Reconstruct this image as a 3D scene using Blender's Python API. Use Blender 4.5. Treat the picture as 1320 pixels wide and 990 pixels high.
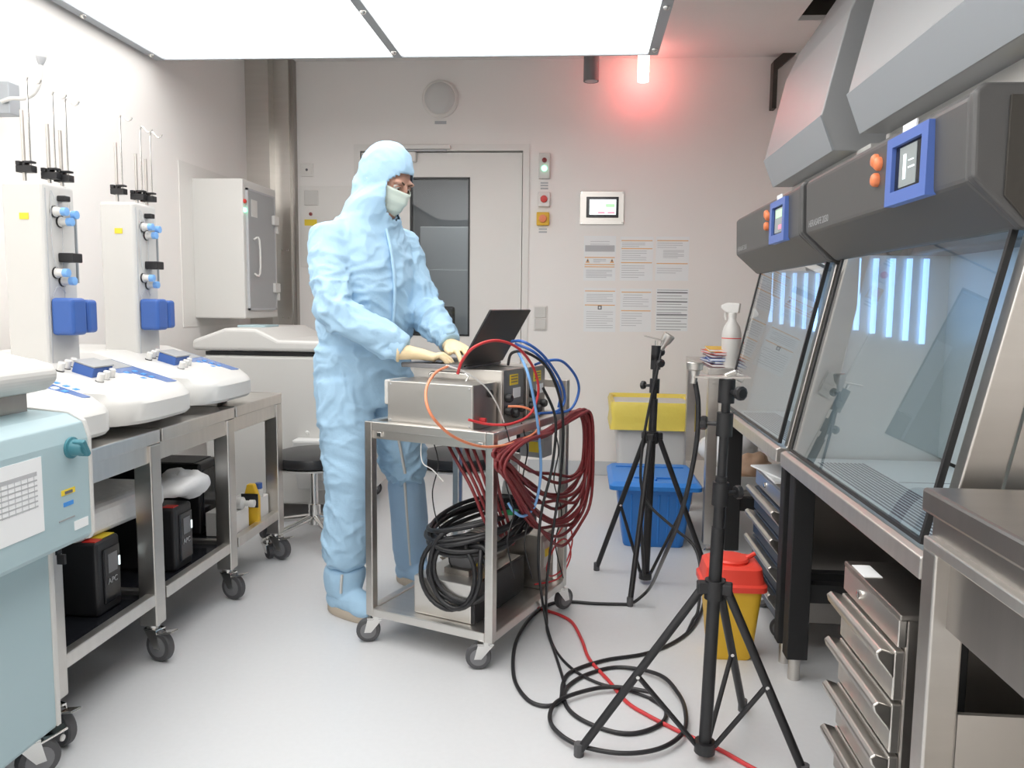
import bpy, bmesh, math, random
from mathutils import Vector, Matrix, noise
random.seed(7)
S = bpy.context.scene
for o in list(bpy.data.objects): bpy.data.objects.remove(o)

# ---------------------------------------------------------------- camera
F, PX, PY, CAMH, ROLL, VX, VY = 1000., 680., 490., 1.2, .012, 752., 392.
def cam_axes():
    dx, dy = VX-PX, VY-PY
    c, s = math.cos(ROLL), math.sin(ROLL)
    ux, uy = dx*c+dy*s, -dx*s+dy*c
    Yc = Vector((ux, uy, F)).normalized(); Zc = Vector((0, -F, uy)).normalized(); Xc = Yc.cross(Zc)
    R = Matrix(((c, -s, 0), (s, c, 0), (0, 0, 1)))
    Xc, Yc, Zc = R @ Xc, R @ Yc, R @ Zc
    return Matrix((Xc, Yc, Zc))          # rows: world axes in camera (right, down, forward) coordinates
WA = cam_axes()
cam = bpy.data.cameras.new('camera'); camo = bpy.data.objects.new('camera', cam); S.collection.objects.link(camo)
cam.sensor_width = 36; cam.sensor_fit = 'HORIZONTAL'; cam.lens = 36*F/1320
cam.shift_x = -(PX-660)/1320; cam.shift_y = (PY-495)/1320
cam.clip_start = .05; cam.clip_end = 60
r = Vector([WA[i][0] for i in range(3)]); d = Vector([WA[i][1] for i in range(3)]); f = Vector([WA[i][2] for i in range(3)])
camo.matrix_world = Matrix(((r.x, -d.x, -f.x, 0), (r.y, -d.y, -f.y, 0), (r.z, -d.z, -f.z, CAMH), (0, 0, 0, 1)))
S.camera = camo
def ray(x, y): return WA @ Vector(((x-PX)/F, (y-PY)/F, 1))
def atZ(x, y, Z): q = ray(x, y); return Vector((0, 0, CAMH)) + q*((Z-CAMH)/q.z)
def atY(x, y, Y): q = ray(x, y); return Vector((0, 0, CAMH)) + q*(Y/q.y)
def atX(x, y, X): q = ray(x, y); return Vector((0, 0, CAMH)) + q*(X/q.x)

# ---------------------------------------------------------------- world, view
w = bpy.data.worlds.new('world'); S.world = w; w.use_nodes = True
w.node_tree.nodes['Background'].inputs[0].default_value = (.9, .93, 1, 1)
w.node_tree.nodes['Background'].inputs[1].default_value = .25
S.view_settings.view_transform = 'Standard'; S.view_settings.look = 'None'
S.view_settings.gamma = 1; S.view_settings.use_curve_mapping = False
S.view_settings.exposure = .42
CEIL_LIGHT = 2.0        # strength of the luminous ceiling

# ---------------------------------------------------------------- materials
MT = {}
def mat(name, col, rough=.5, metal=0, emit=None, estr=0, bump=0, bscale=40, var=0, vscale=8, stretch=None, spec=.5, coat=0):
    if name in MT: return MT[name]
    m = bpy.data.materials.new(name); m.use_nodes = True; nt = m.node_tree
    p = nt.nodes['Principled BSDF']
    p.inputs['Base Color'].default_value = (*col, 1); p.inputs['Roughness'].default_value = rough
    p.inputs['Metallic'].default_value = metal; p.inputs['Specular IOR Level'].default_value = spec
    p.inputs['Coat Weight'].default_value = coat
    if emit: p.inputs['Emission Color'].default_value = (*emit, 1); p.inputs['Emission Strength'].default_value = estr
    if bump or var:
        tc = nt.nodes.new('ShaderNodeTexCoord'); mp = nt.nodes.new('ShaderNodeMapping')
        nt.links.new(tc.outputs['Object'], mp.inputs[0])
        if stretch: mp.inputs['Scale'].default_value = stretch
        if var:
            n = nt.nodes.new('ShaderNodeTexNoise'); n.inputs['Scale'].default_value = vscale; n.inputs['Detail'].default_value = 4
            nt.links.new(mp.outputs[0], n.inputs[0])
            mx = nt.nodes.new('ShaderNodeMix'); mx.data_type = 'RGBA'
            mx.inputs[6].default_value = (*[c*(1-var) for c in col], 1); mx.inputs[7].default_value = (*[min(1, c*(1+var)) for c in col], 1)
            nt.links.new(n.outputs[0], mx.inputs[0]); nt.links.new(mx.outputs[2], p.inputs['Base Color'])
        if bump:
            n2 = nt.nodes.new('ShaderNodeTexNoise'); n2.inputs['Scale'].default_value = bscale; n2.inputs['Detail'].default_value = 3
            nt.links.new(mp.outputs[0], n2.inputs[0])
            b = nt.nodes.new('ShaderNodeBump'); b.inputs['Strength'].default_value = bump; b.inputs['Distance'].default_value = .01
            nt.links.new(n2.outputs[0], b.inputs['Height']); nt.links.new(b.outputs[0], p.inputs['Normal'])
    MT[name] = m; return m
def glass(name, tint=(.92, .95, .97), rough=.02, refl=1.0):
    m = bpy.data.materials.new(name); m.use_nodes = True; nt = m.node_tree; nt.nodes.clear()
    out = nt.nodes.new('ShaderNodeOutputMaterial'); tr = nt.nodes.new('ShaderNodeBsdfTransparent'); gl = nt.nodes.new('ShaderNodeBsdfGlossy')
    mx = nt.nodes.new('ShaderNodeMixShader'); fr = nt.nodes.new('ShaderNodeFresnel'); ml = nt.nodes.new('ShaderNodeMath')
    fr.inputs[0].default_value = 1.5; ml.operation = 'MULTIPLY'; ml.inputs[1].default_value = refl; ml.use_clamp = True
    tr.inputs[0].default_value = (*tint, 1); gl.inputs['Roughness'].default_value = rough
    ge = nt.nodes.new('ShaderNodeNewGeometry'); iv = nt.nodes.new('ShaderNodeMath'); iv.operation = 'SUBTRACT'; iv.inputs[0].default_value = 1   # only the outer face of a pane reflects
    nt.links.new(ge.outputs['Backfacing'], iv.inputs[1]); m2 = nt.nodes.new('ShaderNodeMath'); m2.operation = 'MULTIPLY'
    nt.links.new(fr.outputs[0], ml.inputs[0]); nt.links.new(ml.outputs[0], m2.inputs[0]); nt.links.new(iv.outputs[0], m2.inputs[1]); nt.links.new(m2.outputs[0], mx.inputs[0])
    nt.links.new(tr.outputs[0], mx.inputs[1]); nt.links.new(gl.outputs[0], mx.inputs[2]); nt.links.new(mx.outputs[0], out.inputs[0])
    MT[name] = m; return m
mat('wall', (.915, .888, .863), .5, bump=.02, bscale=60, var=.015, vscale=2)
mat('ceiling', (.86, .85, .83), .6, var=.01)
mat('floor', (.68, .69, .705), .36, bump=.03, bscale=220, var=.03, vscale=60)
mat('skirting', (.60, .62, .64), .4, var=.02)
mat('steel', (.66, .635, .60), .32, 1, var=.06, vscale=3, stretch=(1, 1, 12))
mat('steel_h', (.74, .715, .68), .38, 1, var=.08, vscale=3, stretch=(1, 14, 1))
mat('steel_dark', (.40, .375, .35), .36, 1, var=.1, vscale=3, stretch=(1, 10, 1))
mat('chrome', (.75, .74, .72), .12, 1)
mat('white', (.68, .67, .645), .35, var=.01)
mat('white_gloss', (.76, .75, .725), .2)
mat('paper', (.90, .92, .93), .6)
mat('offwhite', (.84, .82, .79), .45, var=.015)
mat('frame_grey', (.42, .45, .48), .45, .3)
mat('black', (.018, .018, .02), .4)
mat('black_matt', (.012, .012, .013), .6, bump=.05, bscale=90)
mat('black_gloss', (.015, .016, .02), .15)
mat('rubber', (.09, .09, .095), .6)
mat('rubber_grey', (.20, .20, .21), .5)
mat('teal', (.42, .56, .60), .4, var=.02)
mat('teal_dark', (.06, .22, .27), .35)
mat('bsc_grey', (.115, .115, .115), .42, .35, bump=.02, bscale=200)
mat('bsc_dark', (.06, .055, .048), .45, .2)
mat('hood_grey', (.40, .41, .42), .42, .15, var=.02)
mat('blue_bezel', (.10, .18, .52), .35)
mat('blue_valve', (.05, .13, .42), .35)
mat('blue_bin', (.03, .22, .66), .4, var=.04)
mat('yellow', (.82, .50, .03), .45, var=.02)
mat('yellow_label', (.90, .68, .05), .5)
mat('red', (.70, .04, .03), .35)
mat('red_lid', (.85, .07, .045), .35)
mat('orange', (.86, .25, .10), .4)
mat('orange_line', (.85, .50, .22), .6)
mat('print_grey', (.50, .51, .53), .6)
mat('print_dark', (.14, .14, .16), .6)
mat('blue_label', (.07, .30, .75), .5)
mat('green_label', (.05, .50, .20), .5)
mat('cable_red', (.20, .022, .025), .4)
mat('cable_bright_red', (.62, .045, .05), .4)
mat('cable_orange', (.88, .30, .15), .4)
mat('cable_blue', (.04, .14, .48), .4)
mat('cable_light_blue', (.22, .46, .85), .4)
mat('cable_white', (.80, .80, .78), .4)
mat('coverall', (.42, .64, .84), .75, bump=.25, bscale=38, var=.05, vscale=10)
mat('boot_cover', (.36, .53, .72), .75, bump=.12, bscale=45, var=.05, vscale=14)
mat('glove', (.86, .69, .43), .55, bump=.1, bscale=90, var=.04)
mat('skin', (.58, .33, .25), .5, var=.04)
mat('mask', (.70, .80, .73), .8, bump=.05, bscale=150)
mat('brow', (.10, .06, .04), .8)
mat('sole', (.55, .47, .38), .7)
mat('lit_panel', (.9, .9, .9), .5, emit=(1, .985, .96), estr=CEIL_LIGHT)
mat('red_light', (.9, .2, .2), .4, emit=(1, .12, .13), estr=26)
mat('lamp_white', (.9, .7, .6), .4, emit=(1, .55, .45), estr=5)
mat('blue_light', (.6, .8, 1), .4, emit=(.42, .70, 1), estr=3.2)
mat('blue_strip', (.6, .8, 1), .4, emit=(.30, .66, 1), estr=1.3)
mat('blue_streak', (.6, .8, 1), .4, emit=(.32, .58, 1), estr=1.25)  # glow colour of the imitated reflection streaks
mat('screen_white', (.8, .85, .85), .3, emit=(.80, .95, .98), estr=.8)
mat('screen_green', (.4, .8, .4), .3, emit=(.45, .85, .45), estr=.6)
mat('screen_red', (.8, .2, .3), .3, emit=(.85, .25, .35), estr=.6)
mat('screen_grey', (.2, .22, .22), .3, emit=(.25, .28, .28), estr=.5)
mat('screen_blue', (.10, .16, .34), .25, emit=(.10, .17, .36), estr=.25)
mat('led_green', (.2, .9, .5), .4, emit=(.25, 1, .55), estr=3)
mat('led_red', (.25, .03, .03), .3)
mat('plastic_clear', (.80, .80, .80), .15)
mat('bag_white', (.80, .80, .80), .35, bump=.5, bscale=18)
mat('bag_brown', (.55, .36, .24), .4, bump=.5, bscale=25, var=.3)
mat('bag_yellow', (.82, .66, .12), .4, bump=.3, bscale=25)
mat('bin_white', (.68, .68, .67), .5)
mat('drawer_blue', (.05, .07, .11), .35, .3)
mat('seat_black', (.02, .02, .022), .35)
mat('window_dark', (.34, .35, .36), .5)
mat('window_light', (.68, .70, .71), .5)
mat('interior', (.66, .68, .68), .35, .3, var=.04)
mat('airlock_fill', (.9, .9, .9), .5, emit=(1, .98, .95), estr=2.5)
mat('lime', (.75, .80, .30), .5)
glass('glass_pane'); glass('glass_tint', (.50, .55, .58), .02); glass('glass_bsc', (.90, .94, .95), .012, 1.9)
glass('clear_plastic', (.9, .9, .9), .1, 1.2)

# ---------------------------------------------------------------- mesh helpers
COL = S.collection
WM = {}                                    # world matrix of every object that parents others
class B:
    def __init__(s): s.v = []; s.f = []
    def add(s, vs, fs): n = len(s.v); s.v += [Vector(q) for q in vs]; s.f += [tuple(i+n for i in q) for q in fs]; return s
    def box(s, x0, x1, y0, y1, z0, z1):
        return s.add([(x0,y0,z0),(x1,y0,z0),(x1,y1,z0),(x0,y1,z0),(x0,y0,z1),(x1,y0,z1),(x1,y1,z1),(x0,y1,z1)],
                     [(0,3,2,1),(4,5,6,7),(0,1,5,4),(1,2,6,5),(2,3,7,6),(3,0,4,7)])
    def obox(s, c, size, M):               # box with its own axes (M: 3x3)
        c = Vector(c); a, b, h = [q/2 for q in size]
        return s.add([c+M@Vector(p) for p in [(-a,-b,-h),(a,-b,-h),(a,b,-h),(-a,b,-h),(-a,-b,h),(a,-b,h),(a,b,h),(-a,b,h)]],
                     [(0,3,2,1),(4,5,6,7),(0,1,5,4),(1,2,6,5),(2,3,7,6),(3,0,4,7)])
    def loft(s, rings, caps=True):
        n = len(rings[0]); vs = [p for q in rings for p in q]; fs = []
        for i in range(len(rings)-1):
            for j in range(n):
                k = (j+1) % n; fs.append((i*n+j, i*n+k, (i+1)*n+k, (i+1)*n+j))
        if caps: fs.append(tuple(range(n))[::-1]); fs.append(tuple(range((len(rings)-1)*n, len(rings)*n)))
        return s.add(vs, fs)
    def cyl(s, p0, p1, r0, r1=None, n=16):
        return s.tube([p0, p1], r0, n, radii=[r0, r0 if r1 is None else r1])
    def tube(s, pts, r, n=8, radii=None, closed=False):
        pts = [Vector(p) for p in pts]; m = len(pts); rings = []; up = None
        for i, p in enumerate(pts):
            if closed: t = pts[(i+1) % m]-pts[i-1]
            else: t = pts[min(i+1, m-1)]-pts[max(i-1, 0)]
            if t.length < 1e-9: t = Vector((0, 0, 1))
            t.normalize()
            if up is None: up = Vector((0, 0, 1)) if abs(t.z) < .9 else Vector((1, 0, 0))
            a = up-t*up.dot(t)
            if a.length < 1e-6: a = t.orthogonal()
            a.normalize(); b = t.cross(a); up = a
            rr = radii[i] if radii else r
            rings.append([p+(a*math.cos(2*math.pi*j/n)+b*math.sin(2*math.pi*j/n))*rr for j in range(n)])
        if closed: rings.append(rings[0]); return s.loft(rings, False)
        return s.loft(rings)
    def lathe(s, c, prof, n=24, ax=Vector((0, 0, 1)), e1=None):
        c = Vector(c); ax = Vector(ax).normalized(); a = e1 or ax.orthogonal().normalized(); b = ax.cross(a)
        return s.loft([[c+ax*h+(a*math.cos(2*math.pi*j/n)+b*math.sin(2*math.pi*j/n))*max(q, 1e-4) for j in range(n)] for q, h in prof])
    def prism(s, poly, ax, a, b):          # poly: 2D points in the two other axes (cyclic order), extruded along axis 0/1/2
        def P(p, q):
            return {0: (q, p[0], p[1]), 1: (p[0], q, p[1]), 2: (p[0], p[1], q)}[ax]
        n = len(poly)
        return s.add([P(p, a) for p in poly]+[P(p, b) for p in poly],
                     [tuple(range(n))[::-1], tuple(range(n, 2*n))]+[(i, (i+1) % n, n+(i+1) % n, n+i) for i in range(n)])
    def ell(s, c, rad, M=None, nu=16, nv=10):
        c = Vector(c); M = M or Matrix.Identity(3)
        return s.loft([[c+M@Vector((rad[0]*math.cos(2*math.pi*j/nu)*math.sin(t), rad[1]*math.sin(2*math.pi*j/nu)*math.sin(t), -rad[2]*math.cos(t)))
                        for j in range(nu)] for t in [math.pi*(.02+.96*i/nv) for i in range(nv+1)]])
    def xf(s, M): s.v = [M @ q for q in s.v]; return s
    def build(s, name, m, parent=None, bevel=0, smooth=None, seg=2):
        me = bpy.data.meshes.new(name); vs = s.v
        if parent is not None:
            iv = WM.get(parent.name, Matrix.Identity(4)).inverted(); vs = [iv @ q for q in vs]
        me.from_pydata(vs, [], s.f)
        bm = bmesh.new(); bm.from_mesh(me); bmesh.ops.recalc_face_normals(bm, faces=bm.faces); bm.to_mesh(me); bm.free()
        me.materials.append(MT[m] if isinstance(m, str) else m)
        if smooth:
            for q in me.polygons: q.use_smooth = True
            me.set_sharp_from_angle(angle=math.radians(smooth))
        o = bpy.data.objects.new(name, me); COL.objects.link(o)
        if parent is not None: o.parent = parent; WM[o.name] = WM.get(parent.name, Matrix.Identity(4))
        else: WM[o.name] = Matrix.Identity(4)
        if bevel:
            b = o.modifiers.new('bevel', 'BEVEL'); b.width = bevel; b.segments = seg; b.limit_method = 'ANGLE'; b.angle_limit = math.radians(40)
        return o
def tag(o, label, cat, group=None):
    o['label'] = label; o['category'] = cat
    if group: o['group'] = group
    return o
def thing(name, label, cat, loc=(0, 0, 0), rz=0, group=None):
    o = bpy.data.objects.new(name, None); COL.objects.link(o); o.empty_display_size = .05
    o.location = loc; o.rotation_euler = (0, 0, rz); WM[o.name] = Matrix.Translation(loc) @ Matrix.Rotation(rz, 4, 'Z')
    return tag(o, label, cat, group)
def struct(o): o['kind'] = 'structure'; return o
def dup(o, loc=None, label=None, parent=None):
    c = o.copy(); COL.objects.link(c); c.parent = parent
    if loc is not None: c.location = loc
    if label: c['label'] = label
    for ch in [q for q in bpy.data.objects if q.parent == o]: dup(ch, parent=c)
    return c
def spline(pts, k=6, closed=False):
    pts = [Vector(p) for p in pts]; n = len(pts); out = []
    for i in range(n if closed else n-1):
        if closed: a, b, c, e = pts[i-1], pts[i], pts[(i+1) % n], pts[(i+2) % n]
        else: a, b, c, e = pts[max(i-1, 0)], pts[i], pts[i+1], pts[min(i+2, n-1)]
        for j in range(k):
            t = j/k
            out.append(.5*((2*b)+(c-a)*t+(2*a-5*b+4*c-e)*t*t+(3*b-a-3*c+e)*t**3))
    if not closed: out.append(pts[-1])
    return out
def text(body, size, m, parent, loc, rot, name='lettering', ext=.0006, align='CENTER'):
    cu = bpy.data.curves.new('lettering', 'FONT'); cu.body = body; cu.size = size; cu.extrude = ext; cu.align_x = align; cu.align_y = 'CENTER'
    t = bpy.data.objects.new('tmp', cu); COL.objects.link(t)
    dg = bpy.context.evaluated_depsgraph_get(); me = bpy.data.meshes.new_from_object(t.evaluated_get(dg))
    bpy.data.objects.remove(t); me.materials.clear(); me.materials.append(MT[m])
    M = Matrix.Translation(loc) @ rot.to_4x4()
    me.transform(WM[parent.name].inverted() @ M); me.name = name
    o = bpy.data.objects.new(name, me); COL.objects.link(o); o.parent = parent; WM[o.name] = WM[parent.name]
    return o
# rotation for lettering standing upright on a face looking along -X / -Y / +X
FACE_NX = Matrix(((0, 0, -1), (-1, 0, 0), (0, 1, 0)))
FACE_NY = Matrix(((1, 0, 0), (0, 0, -1), (0, 1, 0)))
FACE_PX = Matrix(((0, 0, 1), (1, 0, 0), (0, 1, 0)))
def Rz(a): return Matrix.Rotation(a, 3, 'Z')

def caster(parent, x, y, zt, r=.05, ang=0, brake=True, name='caster', hub='rubber_grey'):
    """swivel caster: fork part with the wheel and brake pedal as sub-parts; touches z=0, top plate at zt"""
    M = Rz(ang); o = Vector((x, y, 0)); off = M @ Vector((.028, 0, 0)); wc = o+off+Vector((0, 0, r))
    b = B(); b.cyl((x, y, zt-.012), (x, y, zt), .022, n=14); b.cyl((x, y, r*1.9), (x, y, zt-.01), .016, n=12)
    for s in (-1, 1):
        q = [o+M@Vector(p) for p in [(-.022, s*.017, r*2.05), (.03, s*.017, r*2.05), (.042, s*.017, r*.9), (.018, s*.017, r*.9)]]
        nrm = M @ Vector((0, s*.003, 0))
        b.add(q+[p+nrm for p in q], [(0, 1, 2, 3), (7, 6, 5, 4), (0, 4, 5, 1), (1, 5, 6, 2), (2, 6, 7, 3), (3, 7, 4, 0)])
    b.obox(o+M@Vector((.004, 0, r*2.07)), (.054, .04, .006), M)
    fk = b.build(name, 'chrome', parent, smooth=40)
    ax = M @ Vector((0, 1, 0))
    wh = B().lathe(wc, [(r*.5, -.014), (r*.93, -.013), (r, -.008), (r, .008), (r*.93, .013), (r*.5, .014)], 28, ax).build('wheel', 'rubber', fk, smooth=35)
    B().lathe(wc, [(r*.15, -.0165), (r*.66, -.0155), (r*.66, .0155), (r*.15, .0165)], 20, ax).build('hub', hub, fk, smooth=35)
    if brake:
        B().obox(o+M@Vector((.06, 0, r*2.0)), (.07, .032, .006), M @ Matrix.Rotation(-.25, 3, 'Y')).build('brake_pedal', 'chrome', fk, bevel=.002)
    return fk
# ================================================================ the room
LX, RX, BY, FY, CZ = -2.3, 1.6, 5.41, -1.6, 2.84
struct(B().box(LX-.1, RX+.1, FY-.1, BY+.1, -.1, 0).build('floor', 'floor'))
struct(B().box(LX-.1, LX, FY, BY+.1, 0, 3.1).build('wall_left', 'wall'))
struct(B().box(RX, RX+.1, FY, BY+.1, 0, 3.1).build('wall_right', 'wall'))
struct(B().box(LX-.1, RX+.1, FY-.1, FY, 0, 3.1).build('wall_front', 'wall'))
# back wall with the opening of the door
DX0, DX1, DZ = -1.555, -.435, 2.23
WX0, WX1, WZ0, WZ1 = -1.215, -.795, .965, 2.06
bw = B(); bw.box(-2.01, DX0-.012, BY, BY+.1, 0, 3.1); bw.box(DX1+.012, RX+.1, BY, BY+.1, 0, 3.1); bw.box(DX0-.012, DX1+.012, BY, BY+.1, DZ+.012, 3.1)
bw.box(LX-.1, -2.01, BY+.05, BY+.1, 0, 3.1)
struct(bw.build('wall_back', 'wall'))
struct(B().box(-1.98, DX0-.06, BY-.006, BY, 0, .1).build('baseboard_back', 'skirting', bevel=.003))
struct(B().box(DX1+.06, RX, BY-.006, BY, 0, .1).build('baseboard_back', 'skirting', bevel=.003))
struct(B().box(LX, LX+.006, FY, BY-.2, 0, .1).build('baseboard_left', 'skirting', bevel=.003))
# ceiling: slab with a slot over the cabinets where the duct risers pass
SX, SY = 1.2, 4.75
c = B(); c.box(LX, SX, FY, BY, CZ, CZ+.03); c.box(SX, RX, SY, BY, CZ, CZ+.03)
struct(c.build('ceiling', 'ceiling'))
struct(B().box(SX-.02, RX+.1, FY, SY+.02, 3.08, 3.1).build('ceiling', 'bsc_dark'))
struct(B().box(SX-.02, SX, FY, SY+.02, CZ+.03, 3.08).box(SX, RX+.1, SY, SY+.02, CZ+.03, 3.08).build('trim_slot_blocker', 'bsc_dark'))  # dark boards added to keep world light out of the void above the slot
# steel cladding in the back left corner
col = struct(B().box(LX, -2.14, 5.24, BY+.05, 0, CZ).build('trim_1', 'steel'))
B().box(-2.14, -2.035, 5.33, BY+.05, 0, CZ).build('cladding_panel', 'steel', col)
B().box(-2.035, -2.01, 5.36, BY+.05, 0, CZ).build('joint_strip', 'steel_dark', col)
for z in (1.55, 1.08, .5):
    for x in (-2.10, -2.06): B().cyl((x, 5.333, z), (x, 5.326, z), .006, n=10).build('screw', 'chrome', col)
# door
dr = struct(B().box(DX0-.05, DX0-.006, BY-.012, BY+.09, 0, DZ+.05).box(DX1+.006, DX1+.05, BY-.012, BY+.09, 0, DZ+.05).box(DX0-.006, DX1+.006, BY-.012, BY+.09, DZ+.006, DZ+.05).build('door_1', 'offwhite'))
lf = B(); y0, y1 = BY+.004, BY+.06
lf.box(DX0, WX0, y0, y1, .01, DZ-.004); lf.box(WX1, DX1, y0, y1, .01, DZ-.004); lf.box(WX0, WX1, y0, y1, .01, WZ0); lf.box(WX0, WX1, y0, y1, WZ1, DZ-.004)
leaf = lf.build('door_leaf', 'offwhite', dr)
g = B(); t = .012
g.box(WX0, WX0+t, y0-.004, y1, WZ0, WZ1); g.box(WX1-t, WX1, y0-.004, y1, WZ0, WZ1); g.box(WX0, WX1, y0-.004, y1, WZ0, WZ0+t); g.box(WX0, WX1, y0-.004, y1, WZ1-t, WZ1)
g.build('window_gasket', 'black', leaf)
B().box(WX0+t, WX1-t, y0+.01, y0+.016, WZ0+t, WZ1-t).build('pane', 'glass_pane', leaf)
# airlock seen through the pane
ax0, ax1, ay = WX0-.5, WX1+.5, BY+1.3
struct(B().box(ax0, ax1, ay, ay+.02, 0, 2.6).build('wall_airlock_back', 'window_dark')); struct(B().box(ax0-.02, ax0, BY+.1, ay, 0, 2.6).build('wall_airlock_left', 'window_dark')); struct(B().box(ax1, ax1+.02, BY+.1, ay, 0, 2.6).build('wall_airlock_right', 'window_dark'))
struct(B().box(ax0, ax1, BY+.1, ay, 2.3, 2.32).build('ceiling', 'window_dark')); struct(B().box(ax0, ax1, BY+.1, ay, -.02, 0).build('floor', 'window_dark'))
p_ = atY(552, 297, ay-.01); q_ = atY(600, 400, ay-.01)
lk = thing('airlock_locker', 'pale grey locker seen through the door window', 'locker', (p_.x+.25, ay-.2, 0))
B().box(p_.x, p_.x+.62, ay-.35, ay-.01, 0, p_.z).build('locker_body', 'window_light', lk, bevel=.006)
B().box(p_.x+.01, p_.x+.61, ay-.36, ay-.35, .05, p_.z-.35).build('locker_door', 'window_light', lk, bevel=.004)
a_ = atY(573, 415, BY+.55)
ch = thing('airlock_chair', 'black chair back behind the door window', 'chair', (a_.x, BY+.55, 0))
B().box(a_.x-.08, a_.x+.08, BY+.54, BY+.58, .72, a_.z+.12).build('backrest', 'black', ch, bevel=.03)
B().box(a_.x-.2, a_.x+.2, BY+.45, BY+.85, .45, .51).build('seat', 'black', ch, bevel=.02)
B().cyl((a_.x, BY+.62, 0), (a_.x, BY+.62, .46), .03).build('column', 'chrome', ch)
b = B().box(a_.x-.015, a_.x+.015, BY+.57, BY+.6, .46, .8); b.build('back_support', 'black', ch)
lt = thing('airlock_fill_light', 'added fill light in the small room behind the door window', 'lamp', (-1.0, BY+.7, 2.29))  # unseen fill light, added to brighten the view through the pane
B().box(-1.3, -.7, BY+.45, BY+.95, 2.27, 2.295).build('fill_frame', 'offwhite', lt)
B().box(-1.28, -.72, BY+.47, BY+.93, 2.262, 2.27).build('diffuser', 'airlock_fill', lt)
# door closer
dc = thing('door_closer', 'slim white door closer with sliding arm rail above the door', 'door closer', (-1.3, BY, 2.2))
B().box(-1.42, -1.165, BY-.045, BY+.004, 2.16, 2.225).build('closer_body', 'offwhite', dc, bevel=.006)
B().box(-1.36, -.925, BY-.05, BY-.012, 2.243, 2.268).build('slide_rail', 'offwhite', dc, bevel=.004)
B().box(-1.30, -.95, BY-.04, BY-.03, 2.228, 2.240).build('closer_arm', 'print_grey', dc)

# ================================================================ luminous ceiling
PZ, PB, PF, P0, P1 = 2.46, 4.1, -1.2, -2.28, .352
lp = thing('luminous_ceiling', 'large backlit white laminar-flow ceiling with grey frame', 'ceiling light', ((P0+P1)/2, (PB+PF)/2, PZ))
B().box(P0, P1+.0, PF, PB, PZ+.06, CZ-.002).build('plenum_housing', 'offwhite', lp)
fr = B(); fw = .05
fr.box(P0, P0+fw, PF, PB, PZ-.004, PZ+.06).box(P1-fw, P1, PF, PB, PZ-.004, PZ+.06).box(P0+fw, P1-fw, PB-.012, PB, PZ-.004, PZ+.06).box(P0+fw, P1-fw, PF, PF+fw, PZ-.004, PZ+.06)
frame = fr.build('frame', 'frame_grey', lp)
mid = (P0+P1)/2-.015
B().box(mid-.022, mid+.022, PF+fw, PB-.012, PZ-.004, PZ+.05).build('divider', 'frame_grey', lp)
ny = 12; ys = [PF+fw+(PB-.012-PF-fw)*i/ny for i in range(ny+1)]
for (a0, a1) in ((P0+fw, mid-.022), (mid+.022, P1-fw)):
    for k in range(3):
        xa, xb = a0+(a1-a0)*k/3, a0+(a1-a0)*(k+1)/3
        for i in range(ny): B().box(xa+.0015, xb-.0015, ys[i]+.0015, ys[i+1]-.0015, PZ+.004, PZ+.012).build('diffuser_tile', 'lit_panel', lp)
for y in [PB-.1-.55*i for i in range(9)]:
    for x in (P0+.03, mid, P1-.025): B().lathe((x, y, PZ-.004), [(.014, 0), (.014, -.006), (.008, -.014), (.001, -.016)], 12).build('fixing_knob', 'chrome', frame, smooth=40)
# ceiling lamps near the back wall
def pendant(px, m, label, name):
    q = atY(px, 105, 5.22); t = thing(name, label, 'lamp', (q.x, q.y, CZ))
    B().lathe((q.x, q.y, CZ), [(.045, 0), (.045, -.012), (.012, -.013)], 20).build('ceiling_rose', 'offwhite', t, smooth=40)
    if m == 'steel_dark':
        B().lathe((q.x, q.y, 0), [(.044, q.z+.004), (.05, q.z), (.05, CZ-.012), (.044, CZ-.012)], 24).build('lamp_body', 'rubber_grey', t, smooth=40)
        B().lathe((q.x, q.y, 0), [(.040, q.z), (.040, q.z+.01)], 20).build('lens', 'print_grey', t)
    else:
        B().lathe((q.x, q.y, 0), [(.036, q.z), (.036, q.z+.055), (.03, q.z+.06)], 24).build('lamp_base', 'red_light', t, smooth=40)
        B().lathe((q.x, q.y, 0), [(.037, q.z+.061), (.037, CZ-.012)], 24).build('glow_tube', 'lamp_white', t, smooth=40)
pendant(762, 'steel_dark', 'dark grey unlit cylinder lamp under the ceiling', 'cylinder_lamp')
pendant(829, 'red', 'glowing red signal beacon hanging from the ceiling', 'signal_beacon')

# ================================================================ things on the back wall
W = BY
q = atY(568, 128, W); t = thing('round_wall_lamp', 'round white bulkhead lamp high on the back wall', 'wall lamp', (q.x, W, q.z))
B().lathe((q.x, W, q.z), [(.125, 0), (.125, .02), (.112, .035), (.105, .035)], 36, Vector((0, -1, 0))).build('ring', 'offwhite', t, smooth=40)
B().lathe((q.x, W-.034, q.z), [(.105, 0), (.1, .01), (.06, .02), (.001, .024)], 36, Vector((0, -1, 0))).build('cover', 'bin_white', t, smooth=60)
B().box(q.x-.04, q.x+.04, W-.002, W, q.z-.165, q.z-.145).build('caption_strip', 'print_grey', t)
def wallbox(x0, y0, x1, y1, d=.03):
    a, c = atY(x0, y0, W), atY(x1, y1, W); return a.x, c.x, c.z, a.z
x0, x1, z0, z1 = wallbox(695, 198, 709, 231); xm = (x0+x1)/2
t = thing('indicator_box', 'white indicator box with a dark red and a lit green lamp beside the door', 'indicator', (xm, W, z0))
B().box(x0, x1, W-.03, W, z0, z1).build('housing', 'white', t, bevel=.004)
B().lathe((xm, W-.03, z0+.122), [(.017, 0), (.016, .008), (.001, .012)], 16, Vector((0, -1, 0))).build('red_lamp', 'led_red', t, smooth=50)
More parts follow.
